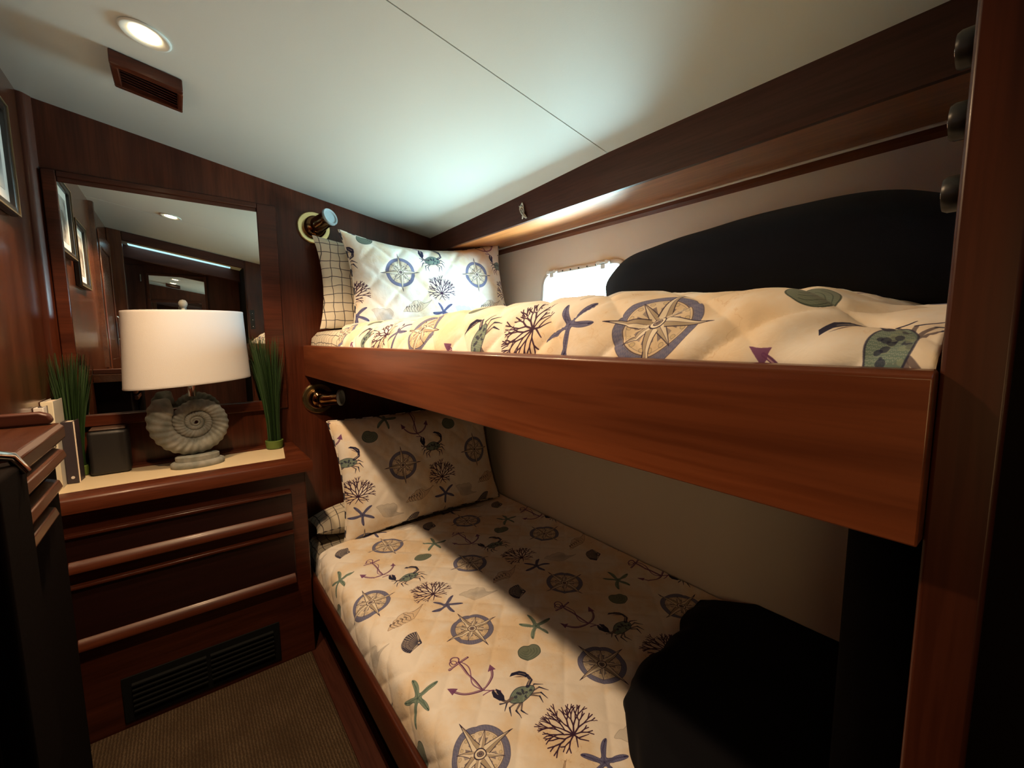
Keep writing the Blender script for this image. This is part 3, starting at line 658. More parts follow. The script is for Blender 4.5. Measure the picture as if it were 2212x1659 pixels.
# ================================================================== GRASS, BOOKS, BOX ON THE DRESSER
def grass(name,x,y,label,seed,h,spread,lean):
    g = empty(name,(x,y,.796),label,'plant','artificial grass bunches by the mirror')
    MB().lathe([(.026,0),(.031,.004),(.033,.020),(.034,.034),(.030,.036),(.028,.024),(.0001,.022)],(x,y,.796),(0,0,1),28).build('pot', M['pot'], g)
    r = np.random.RandomState(seed); m = MB()
    for k in range(330):
        a = r.uniform(0,2*PI); q = math.sqrt(r.rand()); bx,by = x+.020*q*math.cos(a),y+.020*q*math.sin(a)
        hh = h*r.uniform(.72,1.04); sx = spread*q*math.cos(a)*r.uniform(.7,1.1)+lean*r.uniform(.5,1.2); sy = min(spread*.55*q*math.sin(a),D-.012-by)
        w = r.uniform(.0018,.0036); d = a+r.uniform(-1,1); ux,uy = math.cos(d)*w,math.sin(d)*w; pts = []
        for t in (0,.25,.5,.75,1):
            e = t**1.9; px_,py_,pz_ = bx+sx*e,min(by+sy*e,D-.008),.818+hh*(t-.06*t*t); k_ = 1-t*.85
            pts.append([(px_-ux*k_,py_-uy*k_,pz_),(px_+ux*k_,min(py_+uy*k_,D-.006),pz_)])
        o = len(m.v)
        for pr in pts: m.v += pr
        for i in range(4): m.f.append([o+2*i,o+2*i+1,o+2*i+3,o+2*i+2])
    b = m.build('blades', M['leaf'], g, smooth=180); b['kind'] = 'stuff'
    return g
grass('grass_plant',.284,1.996,'tall green artificial grass to the right of the lamp, beside the upper berth',1,.46,.042,-.010)
grass('grass_plant',-.305,2.010,'green artificial grass in the left corner behind the books',2,.405,.036,.004)

def book(name,x,y,yaw,w,h,d,cov,label,z0=.796,spine=None,dot=None,text=None):
    """spine faces the cabin; x,y is the spine's lower left corner"""
    e = empty(name,(x,y,z0),label,'book','books at the left end of the dresser')
    c,s = math.cos(yaw),math.sin(yaw)
    def T(px_,py_,pz_): return (x+px_*c-py_*s,y+px_*s+py_*c,z0+pz_)
    def bx(m,a0,a1,b0,b1,c0,c1): m.hexa([T(a0,b0,c0),T(a1,b0,c0),T(a1,b1,c0),T(a0,b1,c0),T(a0,b0,c1),T(a1,b0,c1),T(a1,b1,c1),T(a0,b1,c1)])
    m = MB(); bx(m,0,.0025,.001,d,0,h); bx(m,w-.0025,w,.001,d,0,h); m.build('cover', cov, e, bevel=.0006)
    m = MB(); bx(m,0,w,-.0035,.0009,0,h); sp_ = m.build('spine', spine or cov, e, bevel=.0012)
    m = MB(); bx(m,.0027,w-.0027,.0012,d-.005,.004,h-.004); m.build('pages', M['page'], e)
    if dot:
        zc = dot[0]; MB().lathe([(.0001,.0012),(dot[1],.001),(dot[1],0)],T(w*.55,-.0036,zc),(s,-c,0),20).build('spine_emblem', M['emblem'], e)
    if text:
        cu = bpy.data.curves.new('lettering','FONT'); cu.body = text; cu.size = .020; cu.extrude = .0003
        to = bpy.data.objects.new('lettering_source',cu); COL.objects.link(to)
        dg = bpy.context.evaluated_depsgraph_get(); me = bpy.data.meshes.new_from_object(to.evaluated_get(dg)); bpy.data.objects.remove(to)
        mt = Matrix.Rotation(yaw,4,'Z') @ Matrix.Rotation(PI/2,4,'X') @ Matrix.Rotation(-PI/2,4,'Z')
        me.transform(mt); 
        off = Vector(T(w*.36,-.0042,h*.56))-Vector((x,y,z0)); me.transform(Matrix.Translation(off))
        o = bpy.data.objects.new('spine_lettering',me); COL.objects.link(o); o.parent = e; me.materials.append(M['ink'])
    return e
book('tall_book',-.3435,1.862,-.03,.0265,.272,.105,M['greyc'],'tall cream-spined book with dark spine lettering at the left end of the dresser',text='ARTIES',spine=M['cream'])
book('slim_book',-.3435,1.822,-.02,.015,.262,.034,M['navyc'],'slim dark navy book between the white book and the tall cream one')
book('white_book',-.3435,1.782,-.02,.020,.264,.034,M['whitec'],'white book standing nearest the left bulkhead, top showing over the chest')
nb = book('navy_book',-.3145,1.908,-.10,.027,.200,.062,M['navyc'],'dark navy book with white page edges and a pale dot low on its spine',dot=(.020,.0045))
MB().hexa([(-.2868,1.9048,.7962),(-.2838,1.9045,.7962),(-.2838,1.907,.7962),(-.2868,1.9073,.7962),(-.2868,1.9048,.9955),(-.2838,1.9045,.9955),(-.2838,1.907,.9955),(-.2868,1.9073,.9955)]).build('white_edge', M['page'], nb)
bo = empty('black_box',(-.215,2.0,.796),'black rounded box with a brownish top between the books and the lamp','box')
MB().box(-.268,-.165,1.955,D-.016,.7962,.948).build('box_body', M['blackbox'], bo, bevel=.012, seg=4)
MB().box(-.262,-.171,1.961,D-.022,.9482,.954).build('box_lid', M['brownc'], bo, bevel=.003)

# ================================================================== CHEST ALONG THE LEFT BULKHEAD
ch = empty('side_chest',(-.275,1.05,0),'dark mahogany side chest with stepped lips along the left bulkhead','chest')
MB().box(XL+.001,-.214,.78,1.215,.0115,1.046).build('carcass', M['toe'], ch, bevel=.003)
MB().prism_y([(XL+.001,1.047),(-.206,1.047),(-.198,1.056),(-.198,1.078),(-.206,1.086),(XL+.001,1.086)],.905,1.232).build('chest_top', M['lipY'], ch, bevel=.002)
MB().prism_y([(XL+.002,1.087),(-.214,1.087),(-.210,1.094),(-.214,1.106),(-.228,1.112),(XL+.002,1.112)],1.208,1.231).build('end_fiddle', M['darkX'], ch, bevel=.004, seg=3)
for z,y1 in ((1.028,1.19),(.982,1.13),(.945,1.08)):
    MB().prism_y([(-.2135,z+.016),(-.196,z+.010),(-.192,z-.004),(-.200,z-.012),(-.2135,z-.008)],.80,y1).build('drawer_lip', M['lipY'], ch, bevel=.002)
MB().box(-.213,-.186,.775,.895,.62,1.082).build('end_post', M['toe'], ch, bevel=.006, seg=3)
MB().tube([(-.262,.80,1.0905),(-.255,.81,1.101),(-.235,.825,1.106),(-.212,.845,1.104),(-.192,.862,1.094),(-.1815,.868,1.070)],[.006,.007,.0075,.0075,.007,.006],12).build('chrome_handle', M['chrome'], ch)

# ================================================================== PICTURES ON THE LEFT BULKHEAD
def picture(y0,y1,z0,z1,label):
    e = empty('picture_frame',(XL,(y0+y1)/2,z0),label,'picture','framed pictures on the left bulkhead'); w = .022; d = .020
    m = MB(); X0,X1 = XL+.0008,XL+d
    m.box(X0,X1,y0,y0+w,z0,z1); m.box(X0,X1,y1-w,y1,z0,z1); m.box(X0,X1,y0+w,y1-w,z0,z0+w); m.box(X0,X1,y0+w,y1-w,z1-w,z1)
    m.build('frame', M['frame'], e, bevel=.004)
    g = MB(); e0 = .004
    g.box(X1+.0003,X1+.003,y0+.001,y0+.001+e0,z0+.001,z1-.001); g.box(X1+.0003,X1+.003,y1-.001-e0,y1-.001,z0+.001,z1-.001); g.box(X1+.0003,X1+.003,y0+.001+e0,y1-.001-e0,z0+.001,z0+.001+e0); g.box(X1+.0003,X1+.003,y0+.001+e0,y1-.001-e0,z1-.001-e0,z1-.001)
    g.build('frame_edge', M['goldedge'], e)
    MB().box(X0,XL+.008,y0+w,y1-w,z0+w,z1-w).build('mat', M['mat'], e)
    MB().box(XL+.0082,XL+.0094,y0+w+.035,y1-w-.035,z0+w+.035,z1-w-.035).build('print', M['print'], e)
picture(1.445,1.805,1.592,1.885,'larger framed picture on the left bulkhead, nearest the mirror')
picture(1.130,1.400,1.495,1.790,'smaller framed picture hung lower on the left bulkhead, seen in the mirror')

# ================================================================== BERTH READING LAMPS
def reading_lamp(x,z,axis,label,lens):
    e = empty('reading_lamp',(x,D,z),label,'lamp','brass berth reading lamps'); c = (x,D-.0005,z)
    MB().lathe([(.069,0),(.0695,.003),(.068,.008),(.064,.012),(.050,.0115),(.0001,.0105)],c,(0,-1,0),48).build('backplate', M['brass'], e)
    ax = Vector(axis).normalized(); b = Vector((x,D-.040,z))
    MB().lathe([(.0001,-.001),(.044,0),(.047,.010),(.046,.022),(.042,.033),(.033,.043),(.018,.050),(.0001,.052)],(x,D-.0115,z),(0,-1,0),40).build('swivel_ball', M['bronze'], e)
    MB().lathe([(.0001,-.022),(.018,-.018),(.029,-.004),(.033,.012),(.0335,.030),(.0315,.050),(.0325,.072),(.0345,.080),(.0345,.084),(.0001,.083)],b,ax,40).build('lamp_head', M['bronze'], e)
    MB().lathe([(.0345,.0845),(.036,.0865),(.036,.094),(.034,.097),(.029,.0955),(.026,.090),(.0001,.089)],b,ax,40).build('lens', lens, e)
reading_lamp(.498,1.735,(.42,-.84,.30),'brass reading lamp on the back bulkhead above the upper berth pillows',M['frosted'])
reading_lamp(.478,.985,(.80,-.60,.06),'brass reading lamp under the upper berth board, above the lower berth pillow',M['frosted'])

# ================================================================== CEILING FITTINGS
def ceiling_light(x,y,label,k=1,cone=124,blend=.28):
    z = ceil_z(x); n = Vector((-.178,0,-1)).normalized()
    e = empty('ceiling_light',(x,y,z),label,'light','recessed warm ceiling lights')
    MB().lathe([(.049,.0004),(.0495,.0025),(.047,.0042),(.044,.0042),(.029,.0008),(.0285,.0004)],(x,y,z),n,48).build('trim_ring', M['ceil'], e)
    MB().lathe([(.0284,.0004),(.0284,.0020),(.022,.0042),(.012,.0054),(.0001,.0056)],(x,y,z),n,40).build('lens', M['lens'], e)
    ld = bpy.data.lights.new('ceiling_light_beam','SPOT'); ld.energy = SPOT*k; ld.color = WARM; ld.shadow_soft_size = .028; ld.spot_size = math.radians(cone); ld.spot_blend = blend
    lo = bpy.data.objects.new('ceiling_light_beam',ld); COL.objects.link(lo); lo.parent = e; lo.location = n*.016
    return e
SPOT, WARM = 59.0, (1.0,.66,.37)
ceiling_light(-.013,1.368,'lit recessed ceiling light beside the wooden ceiling vent',.74)
ceiling_light(.010,.905,'lit recessed ceiling light nearer the doorway, seen in the mirror',.66,136,.35)
vt = empty('ceiling_vent',(-.02,1.59,ceil_z(0)-.034),'dark wooden louvred vent box on the ceiling above the dresser','vent')
m = MB()
def cb(x0,x1,y0,y1,d0,d1): m.hexa([(x,y,ceil_z(x)-d) for d in (d1,d0) for x,y in ((x0,y0),(x1,y0),(x1,y1),(x0,y1))])
V0,V1,U0,U1 = -.090,.055,1.505,1.640
cb(V0,V1,U0,U0+.020,.0006,.034); cb(V0,V1,U1-.012,U1,.0006,.034); cb(V0,V0+.016,U0+.020,U1-.012,.0006,.034); cb(V1-.012,V1,U0+.020,U1-.012,.0006,.034)
m.build('vent_frame', M['mahX'], vt, bevel=.003)
for k in range(6):
    m = MB(); yy = U0+.026+k*.0155; m.hexa([(V0+.0165,yy,ceil_z(V0)-.028),(V1-.0125,yy,ceil_z(V1)-.028),(V1-.0125,yy+.004,ceil_z(V1)-.028),(V0+.0165,yy+.004,ceil_z(V0)-.028),(V0+.0165,yy+.008,ceil_z(V0)-.014),(V1-.0125,yy+.008,ceil_z(V1)-.014),(V1-.0125,yy+.012,ceil_z(V1)-.014),(V0+.0165,yy+.012,ceil_z(V0)-.014)])
    m.build('vent_louvre', M['darkX'], vt)
m = MB(); cb(V0+.0165,V1-.0125,U0+.0205,U1-.0125,.0008,.010); m.build('vent_back', M['toe'], vt)

# small silvery knot on the soffit face
ox,oy,oz = 1.030,1.272,1.722
kn = empty('soffit_ornament',(ox,oy,oz-.03),'small silvery knotted ornament fixed to the dark soffit face','ornament')
def sface(y,z): # soffit face x at height z
    t = (z-1.688)/(ceil_z(soff_top(y))-1.688); return 1.065+(soff_top(y)-1.065)*t
m = MB(); pts = []
for k in range(90):
    t = 2*PI*k/90; yy = oy+.0105*math.sin(2*t)*(1+.3*math.sin(t)); zz = oz+.024*math.sin(t)+.006*math.sin(3*t+.4); pts.append((sface(yy,zz)-.006-.003*math.cos(3*t),yy,zz))
m.tube(pts,.0026,8,closed=True); pts2 = []
for k in range(90):
    t = 2*PI*k/90; yy = oy+.008*math.sin(3*t+.8); zz = oz+.019*math.cos(2*t+.3)-.006; pts2.append((sface(yy,zz)-.009-.003*math.sin(3*t),yy,zz))
m.tube(pts2,.0022,8,closed=True); m.tube([(sface(oy,oz)-.001,oy,oz),(sface(oy,oz)-.010,oy,oz)],.005,10); m.build('knot', M['silver'], kn)

# three black rotary switches on the foot bulkhead
sw = empty('switch_column',(.478,YB-.003,1.33),'column of three black rotary switches on the foot bulkhead above the upper berth','switch')
MB().box(.462,.494,YB-.0028,YB+.001,1.335,1.490).build('switch_plate', M['blackp'], sw, bevel=.001)
for z in (1.462,1.411,1.358):
    kb = MB().lathe([(.0135,0),(.0135,.008),(.0120,.0105),(.0001,.011)],(.478,YB+.0012,z),(0,1,0),24).build('switch_knob', M['blackp'], sw)
    MB().lathe([(.0035,0),(.003,.0008),(.0001,.001)],(.478,YB+.0123,z),(0,1,0),16).build('knob_cap', M['chrome'], kb)

# second mirror on the rear bulkhead (seen only as a reflection)
m2 = empty('passage_mirror',(.02,-.71,1.50),'mirror on the dark passage bulkhead, seen inside the wall mirror','mirror')
MB().box(-.170,.210,-.7095,-.704,1.20,1.80).build('mirror_glass', M['mirror'], m2)
fm = MB(); fm.box(-.19,-.1702,-.7095,-.700,1.18,1.82); fm.box(.2102,.23,-.7095,-.700,1.18,1.82); fm.box(-.170,.210,-.7095,-.700,1.8002,1.82); fm.box(-.170,.210,-.7095,-.700,1.18,1.1998); fm.build('mirror_frame', M['darkX'], m2, bevel=.003)

# carpet
tag(MB().box(XL+.002,.3275,-.70,FY-.002,.0003,.011).build('carpet', M['carpet'], bevel=.005, seg=3),'ribbed tan carpet laid on the narrow cabin floor','carpet')

# ================================================================== BERTHS
ub = empty('upper_berth',(.92,1.05,1.085),'upper berth with a deep varnished mahogany leeboard','bunk bed')
MB().prism_y([(.428,1.090),(.450,1.090),(.450,1.219),(.447,1.2235),(.440,1.225),(.432,1.2235),(.428,1.219)],YB+.0005,D-.0005).build('leeboard', M['rail'], ub, bevel=.0015)
MB().prism_y([(.4505,1.092),(hull_x(1.092)-.004,1.092),(hull_x(1.12)-.004,1.12),(.4505,1.12)],YB+.0005,D-.0005).build('berth_base', M['darkY'], ub)
lb = empty('lower_berth',(.85,1.05,0),'lower berth with a low mahogany board beside the carpet','bunk bed')
MB().prism_y([(.350,.198),(.372,.198),(.372,.290),(.368,.298),(.361,.300),(.354,.298),(.350,.290)],YB+.0005,D-.0005).build('side_board', M['mahY'], lb, bevel=.002)
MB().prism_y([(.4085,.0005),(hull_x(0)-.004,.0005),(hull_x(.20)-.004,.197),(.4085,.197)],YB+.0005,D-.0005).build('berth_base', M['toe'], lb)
MB().prism_y([(.3725,.198),(hull_x(.2)-.004,.198),(hull_x(.2)-.004,.206),(.3725,.206)],YB+.0005,D-.0005).build('berth_slab', M['darkY'], lb)

def prof_points(pr,n):
    p = np.array(pr,float)
    # smooth (Catmull-Rom) then resample by arc length
    q = []
    for i in range(len(p)-1):
        p0 = p[max(i-1,0)]; p1 = p[i]; p2 = p[i+1]; p3 = p[min(i+2,len(p)-1)]
        for t in np.linspace(0,1,12,endpoint=False): q.append(.5*((2*p1)+(-p0+p2)*t+(2*p0-5*p1+4*p2-p3)*t*t+(-p0+3*p1-3*p2+p3)*t**3))
    q.append(p[-1]); q = np.array(q); s = np.concatenate([[0],np.cumsum(np.hypot(*np.diff(q,axis=0).T))])
    S_ = np.linspace(0,s[-1],n); return np.stack([np.interp(S_,s,q[:,0]),np.interp(S_,s,q[:,1])],-1), S_
def cover(name, prof, y0, y1, nu, nv, mat, uvf, quilt=0, wr=0, fold=None, parent=None, skew=None):
    pts,S_ = prof_points(prof,nu); ys_ = np.linspace(y0,y1,nv)
    tg = np.gradient(pts,axis=0); tg /= np.hypot(tg[:,0],tg[:,1])[:,None]; nr = np.stack([-tg[:,1],tg[:,0]],-1)
    SS,YY_ = np.meshgrid(S_,ys_,indexing='ij'); YY_ = YY_+(skew(SS,YY_) if skew else 0); h = np.zeros_like(SS)
    if quilt:
        p_ = .098; a = np.abs(np.sin(PI*(SS+YY_)/p_/1.414)); b = np.abs(np.sin(PI*(SS-YY_)/p_/1.414)); pf = np.minimum(a,b); h += quilt*(np.clip(pf*1.6,0,1)**.5-.6)
    h += wr*wrinkle(SS,YY_,42,10)+wr*.6*wrinkle(SS,YY_,95,10,7)
    if fold is not None: h += fold(SS,YY_)
    P = np.zeros((nu,nv,3)); P[...,0] = pts[:,0][:,None]+nr[:,0][:,None]*h; P[...,2] = pts[:,1][:,None]+nr[:,1][:,None]*h; P[...,1] = YY_
    return grid_mesh(name, P, uvf(SS,YY_), mat, parent, flip=False), P

def solid(o,t):
    m = o.modifiers.new('thickness','SOLIDIFY'); m.thickness = t; m.offset = 1
# mattresses dressed in net-print cotton
def mattress(name,prof,y0,y1,label,lift=0,foot=0):
    pts,S_ = prof_points(prof,60); n = len(pts); ys_ = [y0,y0+.006,y0+.02]+list(np.linspace(y0+.05,y1-.05,60))+[y1-.02,y1-.006,y1]
    cx = pts[:,0].mean(); cz = pts[:,1].mean(); P = np.zeros((n+1,len(ys_)+2,3)); UV = np.zeros((n+1,len(ys_)+2,2))
    pp = np.vstack([pts,pts[:1]])
    for j in range(len(ys_)+2):
        y = ys_[min(max(j-1,0),len(ys_)-1)]
        k = 1.0
        if j in (0,len(ys_)+1): k = 0
        elif j in (1,len(ys_)): k = .965
        elif j in (2,len(ys_)-1): k = .985
        P[:,j,0] = cx+(pp[:,0]-cx)*k; P[:,j,2] = cz+(pp[:,1]-cz)*(k if k>.9 else 0); P[:,j,1] = y
        UV[:,j,0] = np.append(S_,S_[-1]+.01); UV[:,j,1] = y
    if True:
        w = .0025*wrinkle(UV[...,0],UV[...,1],60,8); up_ = P[...,2]>cz; P[...,2] += w+np.where(up_,lift*sst(1.60,1.75,P[...,1])-foot*sst(.40,.16,P[...,1]),0); P[...,0] -= (.014 if lift else 0)*sst(1.60,1.75,P[...,1])*(P[...,0]<.6)*(P[...,2]>cz-.05)
    return tag(grid_mesh(name,P,UV,M['net'],None,flip=True),label,'mattress')
mattress('mattress',[(.472,1.125),(.468,1.16),(.468,1.205),(.476,1.243),(.498,1.263),(.53,1.270),(.7,1.274),(1.36,1.274),(1.384,1.262),(1.392,1.22),(1.388,1.13),(1.37,1.124),(.9,1.124),(.47,1.124)],YB+.004,D-.006,'upper berth mattress in net-print sheet, bare end showing by the back bulkhead',.018,.034)
mattress('mattress',[(.390,.212),(.387,.24),(.387,.300),(.394,.335),(.412,.350),(.46,.355),(.7,.356),(1.28,.356),(1.303,.345),(1.306,.30),(1.302,.215),(1.29,.210),(.85,.210),(.40,.210)],YB+.004,D-.006,'lower berth mattress in net-print sheet, bare strip showing beside the dresser')
# quilts
def foot_fold(S__,Y__):
    c = np.sin((Y__*95+S__*55))*np.exp(-((Y__-.20)/.12)**2)*np.exp(-((S__-.075)/.045)**2)*.0032
    d = -(.018*sst(.46,.24,Y__)+.026*sst(.185,.10,Y__))*sst(.03,.11,S__)
    f = .006*np.exp(-((Y__-.235)/.05)**2)*np.exp(-((S__-.15)/.06)**2)
    return c+d+f-.009*sst(.75,1.15,Y__)*sst(.05,.12,S__)
def head_skew(S__,Y__):
    return -.20*(1-sst(.01,.20,S__))*sst(.9,1.79,Y__)**3
uq,Pq = cover('quilt',[(.4535,1.190),(.4545,1.222),(.466,1.253),(.486,1.283),(.515,1.303),(.56,1.315),(.64,1.320),(.9,1.322),(1.30,1.322),(1.395,1.318)],YB+.003,1.79,190,420,M['printq'],
   lambda S__,Y__: np.stack([(S__-.085+.1905)/TW,(np.where(Y__<.314,(Y__-.314)*1.2,Y__-.314)+.330)/TH],-1),quilt=.0075,wr=.0016,fold=foot_fold,skew=head_skew)
tag(uq,'quilted nautical-print bedspread with compasses covering the upper berth','quilt')
lq,Pl = cover('quilt',[(.3765,.262),(.3775,.300),(.382,.335),(.392,.362),(.415,.377),(.45,.384),(.60,.387),(.9,.387),(1.15,.388),(1.24,.391),(1.285,.397),(1.312,.408)],YB+.003,1.800,200,400,M['printq'],
   lambda S__,Y__: np.stack([(S__-.1195-(.446-.415))/TW,(Y__-1.324)/TH],-1),quilt=.0042,wr=.0018)
tag(lq,'quilted nautical-print bedspread with compasses and anchors on the lower berth','quilt')
for o in (uq,lq): solid(o,.004)

# ------------------------------------------------------------------ pillows
def pillow(name,c,ex,ez,W,H,T,mat,uvo,label,sag=.0,quilt=0,wr=.002,pinch=.07,nu=110,nv=80,pipe=None,front_only_uv=True,flat=0,seed=0):
    c = np.array(c,float); ex = np.array(ex,float); ex /= np.linalg.norm(ex); ez = np.array(ez,float); ez -= ex*(ez@ex); ez /= np.linalg.norm(ez); en = np.cross(ex,ez)   # en towards the cabin
    u = np.linspace(-1,1,nu); v = np.linspace(-1,1,nv); u = np.sign(u)*np.abs(u)**.82; v = np.sign(v)*np.abs(v)**.82; U,V = np.meshgrid(u,v,indexing='ij')
    X = W/2*U*(1-pinch*(1-np.abs(V)**2.2)*np.abs(U)**2); Z = H/2*V*(1-pinch*1.2*(1-np.abs(U)**2.2)*np.abs(V)**2) - sag*(1-U**2)*((V+1)/2)**1.5
    th = T/2*((1-np.abs(U)**3.2)*(1-np.abs(V)**3.2))**.55
    q = 0
    if quilt:
        p_ = .098; a = np.abs(np.sin(PI*(X+Z)/p_/1.414)); b = np.abs(np.sin(PI*(X-Z)/p_/1.414)); q = quilt*(np.clip(np.minimum(a,b)*1.7,0,1)**.5-.5)
    edge = ((1-np.abs(U)**6)*(1-np.abs(V)**6))
    w = wr*wrinkle(X+seed,Z,38,10,seed)+wr*.7*wrinkle(X*2.2,Z*.8,80,10,seed+5)
    rad = .0045*np.sin(np.arctan2(Z,X)*34)*np.exp(-((1-np.maximum(np.abs(U),np.abs(V)))/.16)**2)*edge
    o = empty(name,tuple(c-ez*H/2),label,'pillow','pillows at the heads of the berths')
    nuv = lambda: np.stack([(X-uvo[0])/uvo[2],(Z-uvo[1])/uvo[3]],-1)
    Fh = th+(q+w+rad)*edge; P = c+X[...,None]*ex+Z[...,None]*ez+Fh[...,None]*en
    Bh = -(th*.8+(w*.6)*edge)*(1-flat); PB = c+X[...,None]*ex+Z[...,None]*ez+Bh[...,None]*en
    # one closed shell: front then back, wrapped over the right edge
    PP = np.concatenate([P,PB[::-1]],0); UU = np.concatenate([nuv(),nuv()[::-1]],0)
    body = grid_mesh('cushion_cover',PP,UU,mat,o,flip=True)
    if pipe:
        path = [P[i,0] for i in range(0,nu,2)]+[P[-1,j] for j in range(0,nv,2)]+[P[i,-1] for i in range(nu-1,-1,-2)]+[P[0,j] for j in range(nv-1,-1,-2)]
        path = np.array(path); keep = [0]
        for k in range(1,len(path)):
            if np.linalg.norm(path[k]-path[keep[-1]])>.004: keep.append(k)
        path = path[keep]; n = len(path); s = 0; R_ = np.zeros((n+1,9,3)); UVp = np.zeros((n+1,9,2))
        for k in range(n+1):
            a = path[k%n]; t = path[(k+1)%n]-path[(k-1)%n]; t /= np.linalg.norm(t); n1 = en-t*(en@t); n1 /= np.linalg.norm(n1); n2 = np.cross(t,n1)
            for j in range(9):
                an = 2*PI*j/8; R_[k,j] = a+pipe*(n1*math.cos(an)+n2*math.sin(an)); UVp[k,j] = (s,j/8*.02)
            s += np.linalg.norm(path[(k+1)%n]-a)
        grid_mesh('piping',R_,UVp,M['pipe'],o)
    return o
# upper berth: beige, net and printed sham one behind the other
pillow('pillow',(.90,2.010,1.485),(1,.0,.0),(0,.07,1),.82,.38,.06,M['beige'],(0,0,1,1),'plain beige pillow at the very back of the upper berth',sag=.02,seed=1)
pillow('pillow',(.87,1.943,1.490),(1,-.01,.0),(0,.12,1),.80,.40,.09,M['net'],(0,0,1,1),'net-print pillow between the beige pillow and the printed sham on the upper berth',sag=.02,seed=3)
pillow('pillow',(.968,1.835,1.520),(1,-.04,.055),(0,.18,1),.805,.42,.14,M['printp'],(-.188,.015,TW,TH),'daylit nautical-print quilted sham in front on the upper berth',sag=.05,quilt=.007,pipe=.0042,wr=.0015,seed=0)
pillow('pillow',(.888,1.860,.648),(1,-.03,.03),(0,.26,1),.80,.53,.17,M['printp'],(-.125,.015,TW,TH),'nautical-print quilted sham leaning at the head of the lower berth',sag=-.01,quilt=.004,pipe=.0042,wr=.0022,seed=2)

pillow('pillow',(.80,1.953,.432),(1,0,0),(0,1,.02),.80,.175,.15,M['net'],(0,0,1,1),'net-print pillow lying folded flat behind the lower printed sham',wr=.004,pinch=.03,seed=4)

# ------------------------------------------------------------------ dark bedding at the foot
def bundle(name,path,mat,label,cat,n=60,m=40,e=2.5,zfloor=0,wr=.004):
    """path rows: y, cx, half width, z bottom, z top"""
    path = np.array(path,float); t = np.linspace(0,1,len(path)); T_ = np.linspace(0,1,n)
    def cr(col):
        x = path[:,col]; out = []
        for tt in T_*(len(path)-1):
            i = min(int(tt),len(path)-2); f = tt-i; p0 = x[max(i-1,0)]; p1 = x[i]; p2 = x[i+1]; p3 = x[min(i+2,len(path)-1)]
            out.append(.5*((2*p1)+(-p0+p2)*f+(2*p0-5*p1+4*p2-p3)*f*f+(-p0+3*p1-3*p2+p3)*f**3))
        return np.array(out)
    Y,CXp,HW,ZB,ZT_ = (cr(k) for k in range(5)); P = np.zeros((n+2,m+1,3)); UV = np.zeros((n+2,m+1,2))
    for i in range(n+2):
        ii = min(max(i-1,0),n-1); k = 0 if i in (0,n+1) else 1
        for j in range(m+1):
            a = 2*PI*j/m; ca,sa = math.cos(a),math.sin(a); sx = math.copysign(abs(ca)**(2/e),ca); sz = math.copysign(abs(sa)**(2/e),sa)
            hz = (ZT_[ii]-ZB[ii])/2; zc = (ZT_[ii]+ZB[ii])/2
            P[i,j] = (CXp[ii]+HW[ii]*sx*k, Y[ii], zc+hz*sz*k); UV[i,j] = (Y[ii],j/m)
    w = wr*wrinkle(P[...,1]*1.0+P[...,0]*.6,P[...,2]*1.4,22,10,4)*(UV[...,1]<.5)
    P[...,2] += w; P[...,0] += w*.5
    P[:,-1] = P[:,0]
    return tag(grid_mesh(name,P,UV,mat,None,flip=False),label,cat)
bundle('duffel_bag',[(.925,1.19,.02,1.395,1.42),(.905,1.19,.10,1.345,1.452),(.85,1.19,.155,1.334,1.476),(.76,1.18,.19,1.332,1.506),(.62,1.17,.205,1.332,1.520),(.44,1.16,.215,1.332,1.530),(.30,1.15,.22,1.325,1.533),(.20,1.14,.22,1.305,1.520),(.12,1.12,.21,1.295,1.487),(.075,1.11,.19,1.30,1.455),(.062,1.11,.06,1.36,1.40)],M['navy'],'long black duffel bag lying along the hull on the upper berth','bag',n=130,m=80,wr=.010)
# black blanket heap on the lower berth
nu,nv = 170,150; U,V = np.meshgrid(np.linspace(0,1,nu),np.linspace(0,1,nv),indexing='ij')
x0 = .475+.13*V+.115*V**5+.006*np.sin(V*17)+.004*np.sin(V*31+1); X = x0+(1.325-x0)*U
yt = np.interp(U,[0,.06,.16,.28,.42,.60,.78,.90,1],[.50,.545,.578,.588,.588,.606,.645,.632,.56]); yt = yt+.005*np.sin(U*29+.5); Y = YB+.006+(yt-YB)*V
ed = np.minimum(np.minimum(sst(0,.13,U),sst(1,.86,V)),1); Zb = .395+.05*sst(.86,1.0,U)*0
Zh = .400+(.095-.055*sst(.35,1,U))*np.sqrt(np.clip(ed,0,1))+.006*wrinkle(X,Y,20,10,2)*ed
Zh = np.maximum(Zh,.399+.016*sst(1.20,1.325,X))
P = np.stack([X,Y,Zh],-1); bl = grid_mesh('blanket',P,np.stack([X,Y],-1),M['black'],None); solid(bl,-.004)
tag(bl,'black blanket heaped over the foot of the lower berth','blanket')
# black cushion standing against the foot bulkhead
c = MB(); c.box(.665,1.30,YB+.002,.155,.505,1.03); cu_ = c.build('cushion', M['black'], bevel=.035, seg=5)
tag(cu_,'black cushion standing upright against the foot bulkhead on the lower berth','cushion')

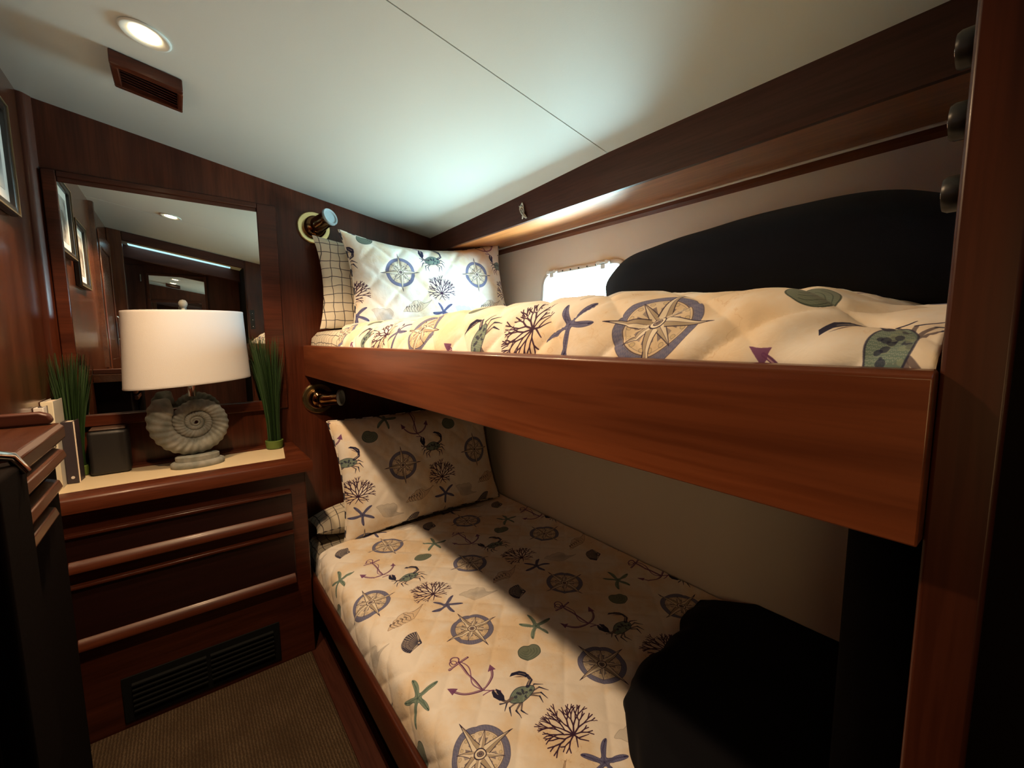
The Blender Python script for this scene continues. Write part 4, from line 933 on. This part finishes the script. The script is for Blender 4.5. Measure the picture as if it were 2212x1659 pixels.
# ================================================================== LIGHT
w = bpy.data.worlds.new('daylight'); S.world = w; w.use_nodes = True
bg = w.node_tree.nodes['Background']; bg.inputs['Strength'].default_value = 46
tc = w.node_tree.nodes.new('ShaderNodeTexCoord'); sx_ = w.node_tree.nodes.new('ShaderNodeSeparateXYZ'); rp = w.node_tree.nodes.new('ShaderNodeValToRGB'); mr_ = w.node_tree.nodes.new('ShaderNodeMapRange')
mr_.inputs['From Min'].default_value = -1; w.node_tree.links.new(tc.outputs['Generated'],sx_.inputs[0]); w.node_tree.links.new(sx_.outputs['Z'],mr_.inputs['Value']); w.node_tree.links.new(mr_.outputs[0],rp.inputs['Fac'])
rp.color_ramp.elements[0].position = .38; rp.color_ramp.elements[0].color = (.98,1.55,1.62,1); rp.color_ramp.elements[1].position = .56; rp.color_ramp.elements[1].color = (.50,.80,.97,1)   # bright sunlit quay and water below, softer sky above
w.node_tree.links.new(rp.outputs['Color'],bg.inputs['Color'])
pl = bpy.data.lights.new('portlight_portal','AREA'); pl.shape = 'RECTANGLE'; pl.size = .30; pl.size_y = .52; pl.cycles.is_portal = True
po = bpy.data.objects.new('portlight_portal',pl); COL.objects.link(po); po.location = (hull_x(czc)+HT+.01,cyc,czc); po.rotation_euler = (0,PI/2,0)
pl = bpy.data.lights.new('fill_window_portal','AREA'); pl.shape = 'RECTANGLE'; pl.size = PZ1-PZ0; pl.size_y = PY1-PY0; pl.cycles.is_portal = True  # portal for the added passage window
po = bpy.data.objects.new('fill_window_portal',pl); COL.objects.link(po); po.location = (XL-.05,(PY0+PY1)/2,(PZ0+PZ1)/2); po.rotation_euler = (0,-PI/2,0)
pl = bpy.data.lights.new('hatch_portal','AREA'); pl.shape = 'RECTANGLE'; pl.size = HX1-HX0; pl.size_y = HY1-HY0; pl.cycles.is_portal = True
po = bpy.data.objects.new('hatch_portal',pl); COL.objects.link(po); po.location = ((HX0+HX1)/2,(HY0+HY1)/2,ceil_z(.06)+.055); po.rotation_euler = (0,.176,0)

# ================================================================== CAMERA
F = 916.3; yaw,pitch,roll = (math.radians(a) for a in (37.8855,6.1819,.3903))
cy,sy,cp,sp_,cr_,sr = math.cos(yaw),math.sin(yaw),math.cos(pitch),math.sin(pitch),math.cos(roll),math.sin(roll)
fw = Vector((sy*cp,cy*cp,-sp_)); rt = Vector((cy,-sy,0)); dn = Vector((-sy*sp_,-cy*sp_,-cp))
r2 = rt*cr_+dn*sr; d2 = -rt*sr+dn*cr_
cam = bpy.data.cameras.new('camera'); cam.sensor_fit = 'HORIZONTAL'; cam.sensor_width = 36; cam.lens = F/2212*36; cam.clip_start = .01
co = bpy.data.objects.new('camera',cam); COL.objects.link(co)
mt = Matrix.Identity(4)
for i in range(3): mt[i][0] = r2[i]; mt[i][1] = -d2[i]; mt[i][2] = -fw[i]
mt[2][3] = 1.25
co.matrix_world = mt
S.camera = co
vs = S.view_settings; vs.view_transform = 'Standard'; vs.look = 'None'; vs.exposure = 0; vs.gamma = 1; vs.use_curve_mapping = False
S.display_settings.display_device = 'sRGB'
cyc_ = S.cycles; cyc_.max_bounces = 14; cyc_.glossy_bounces = 8; cyc_.diffuse_bounces = 6; cyc_.transparent_max_bounces = 12; cyc_.caustics_reflective = False; cyc_.caustics_refractive = False
cyc_.sample_clamp_indirect = 6
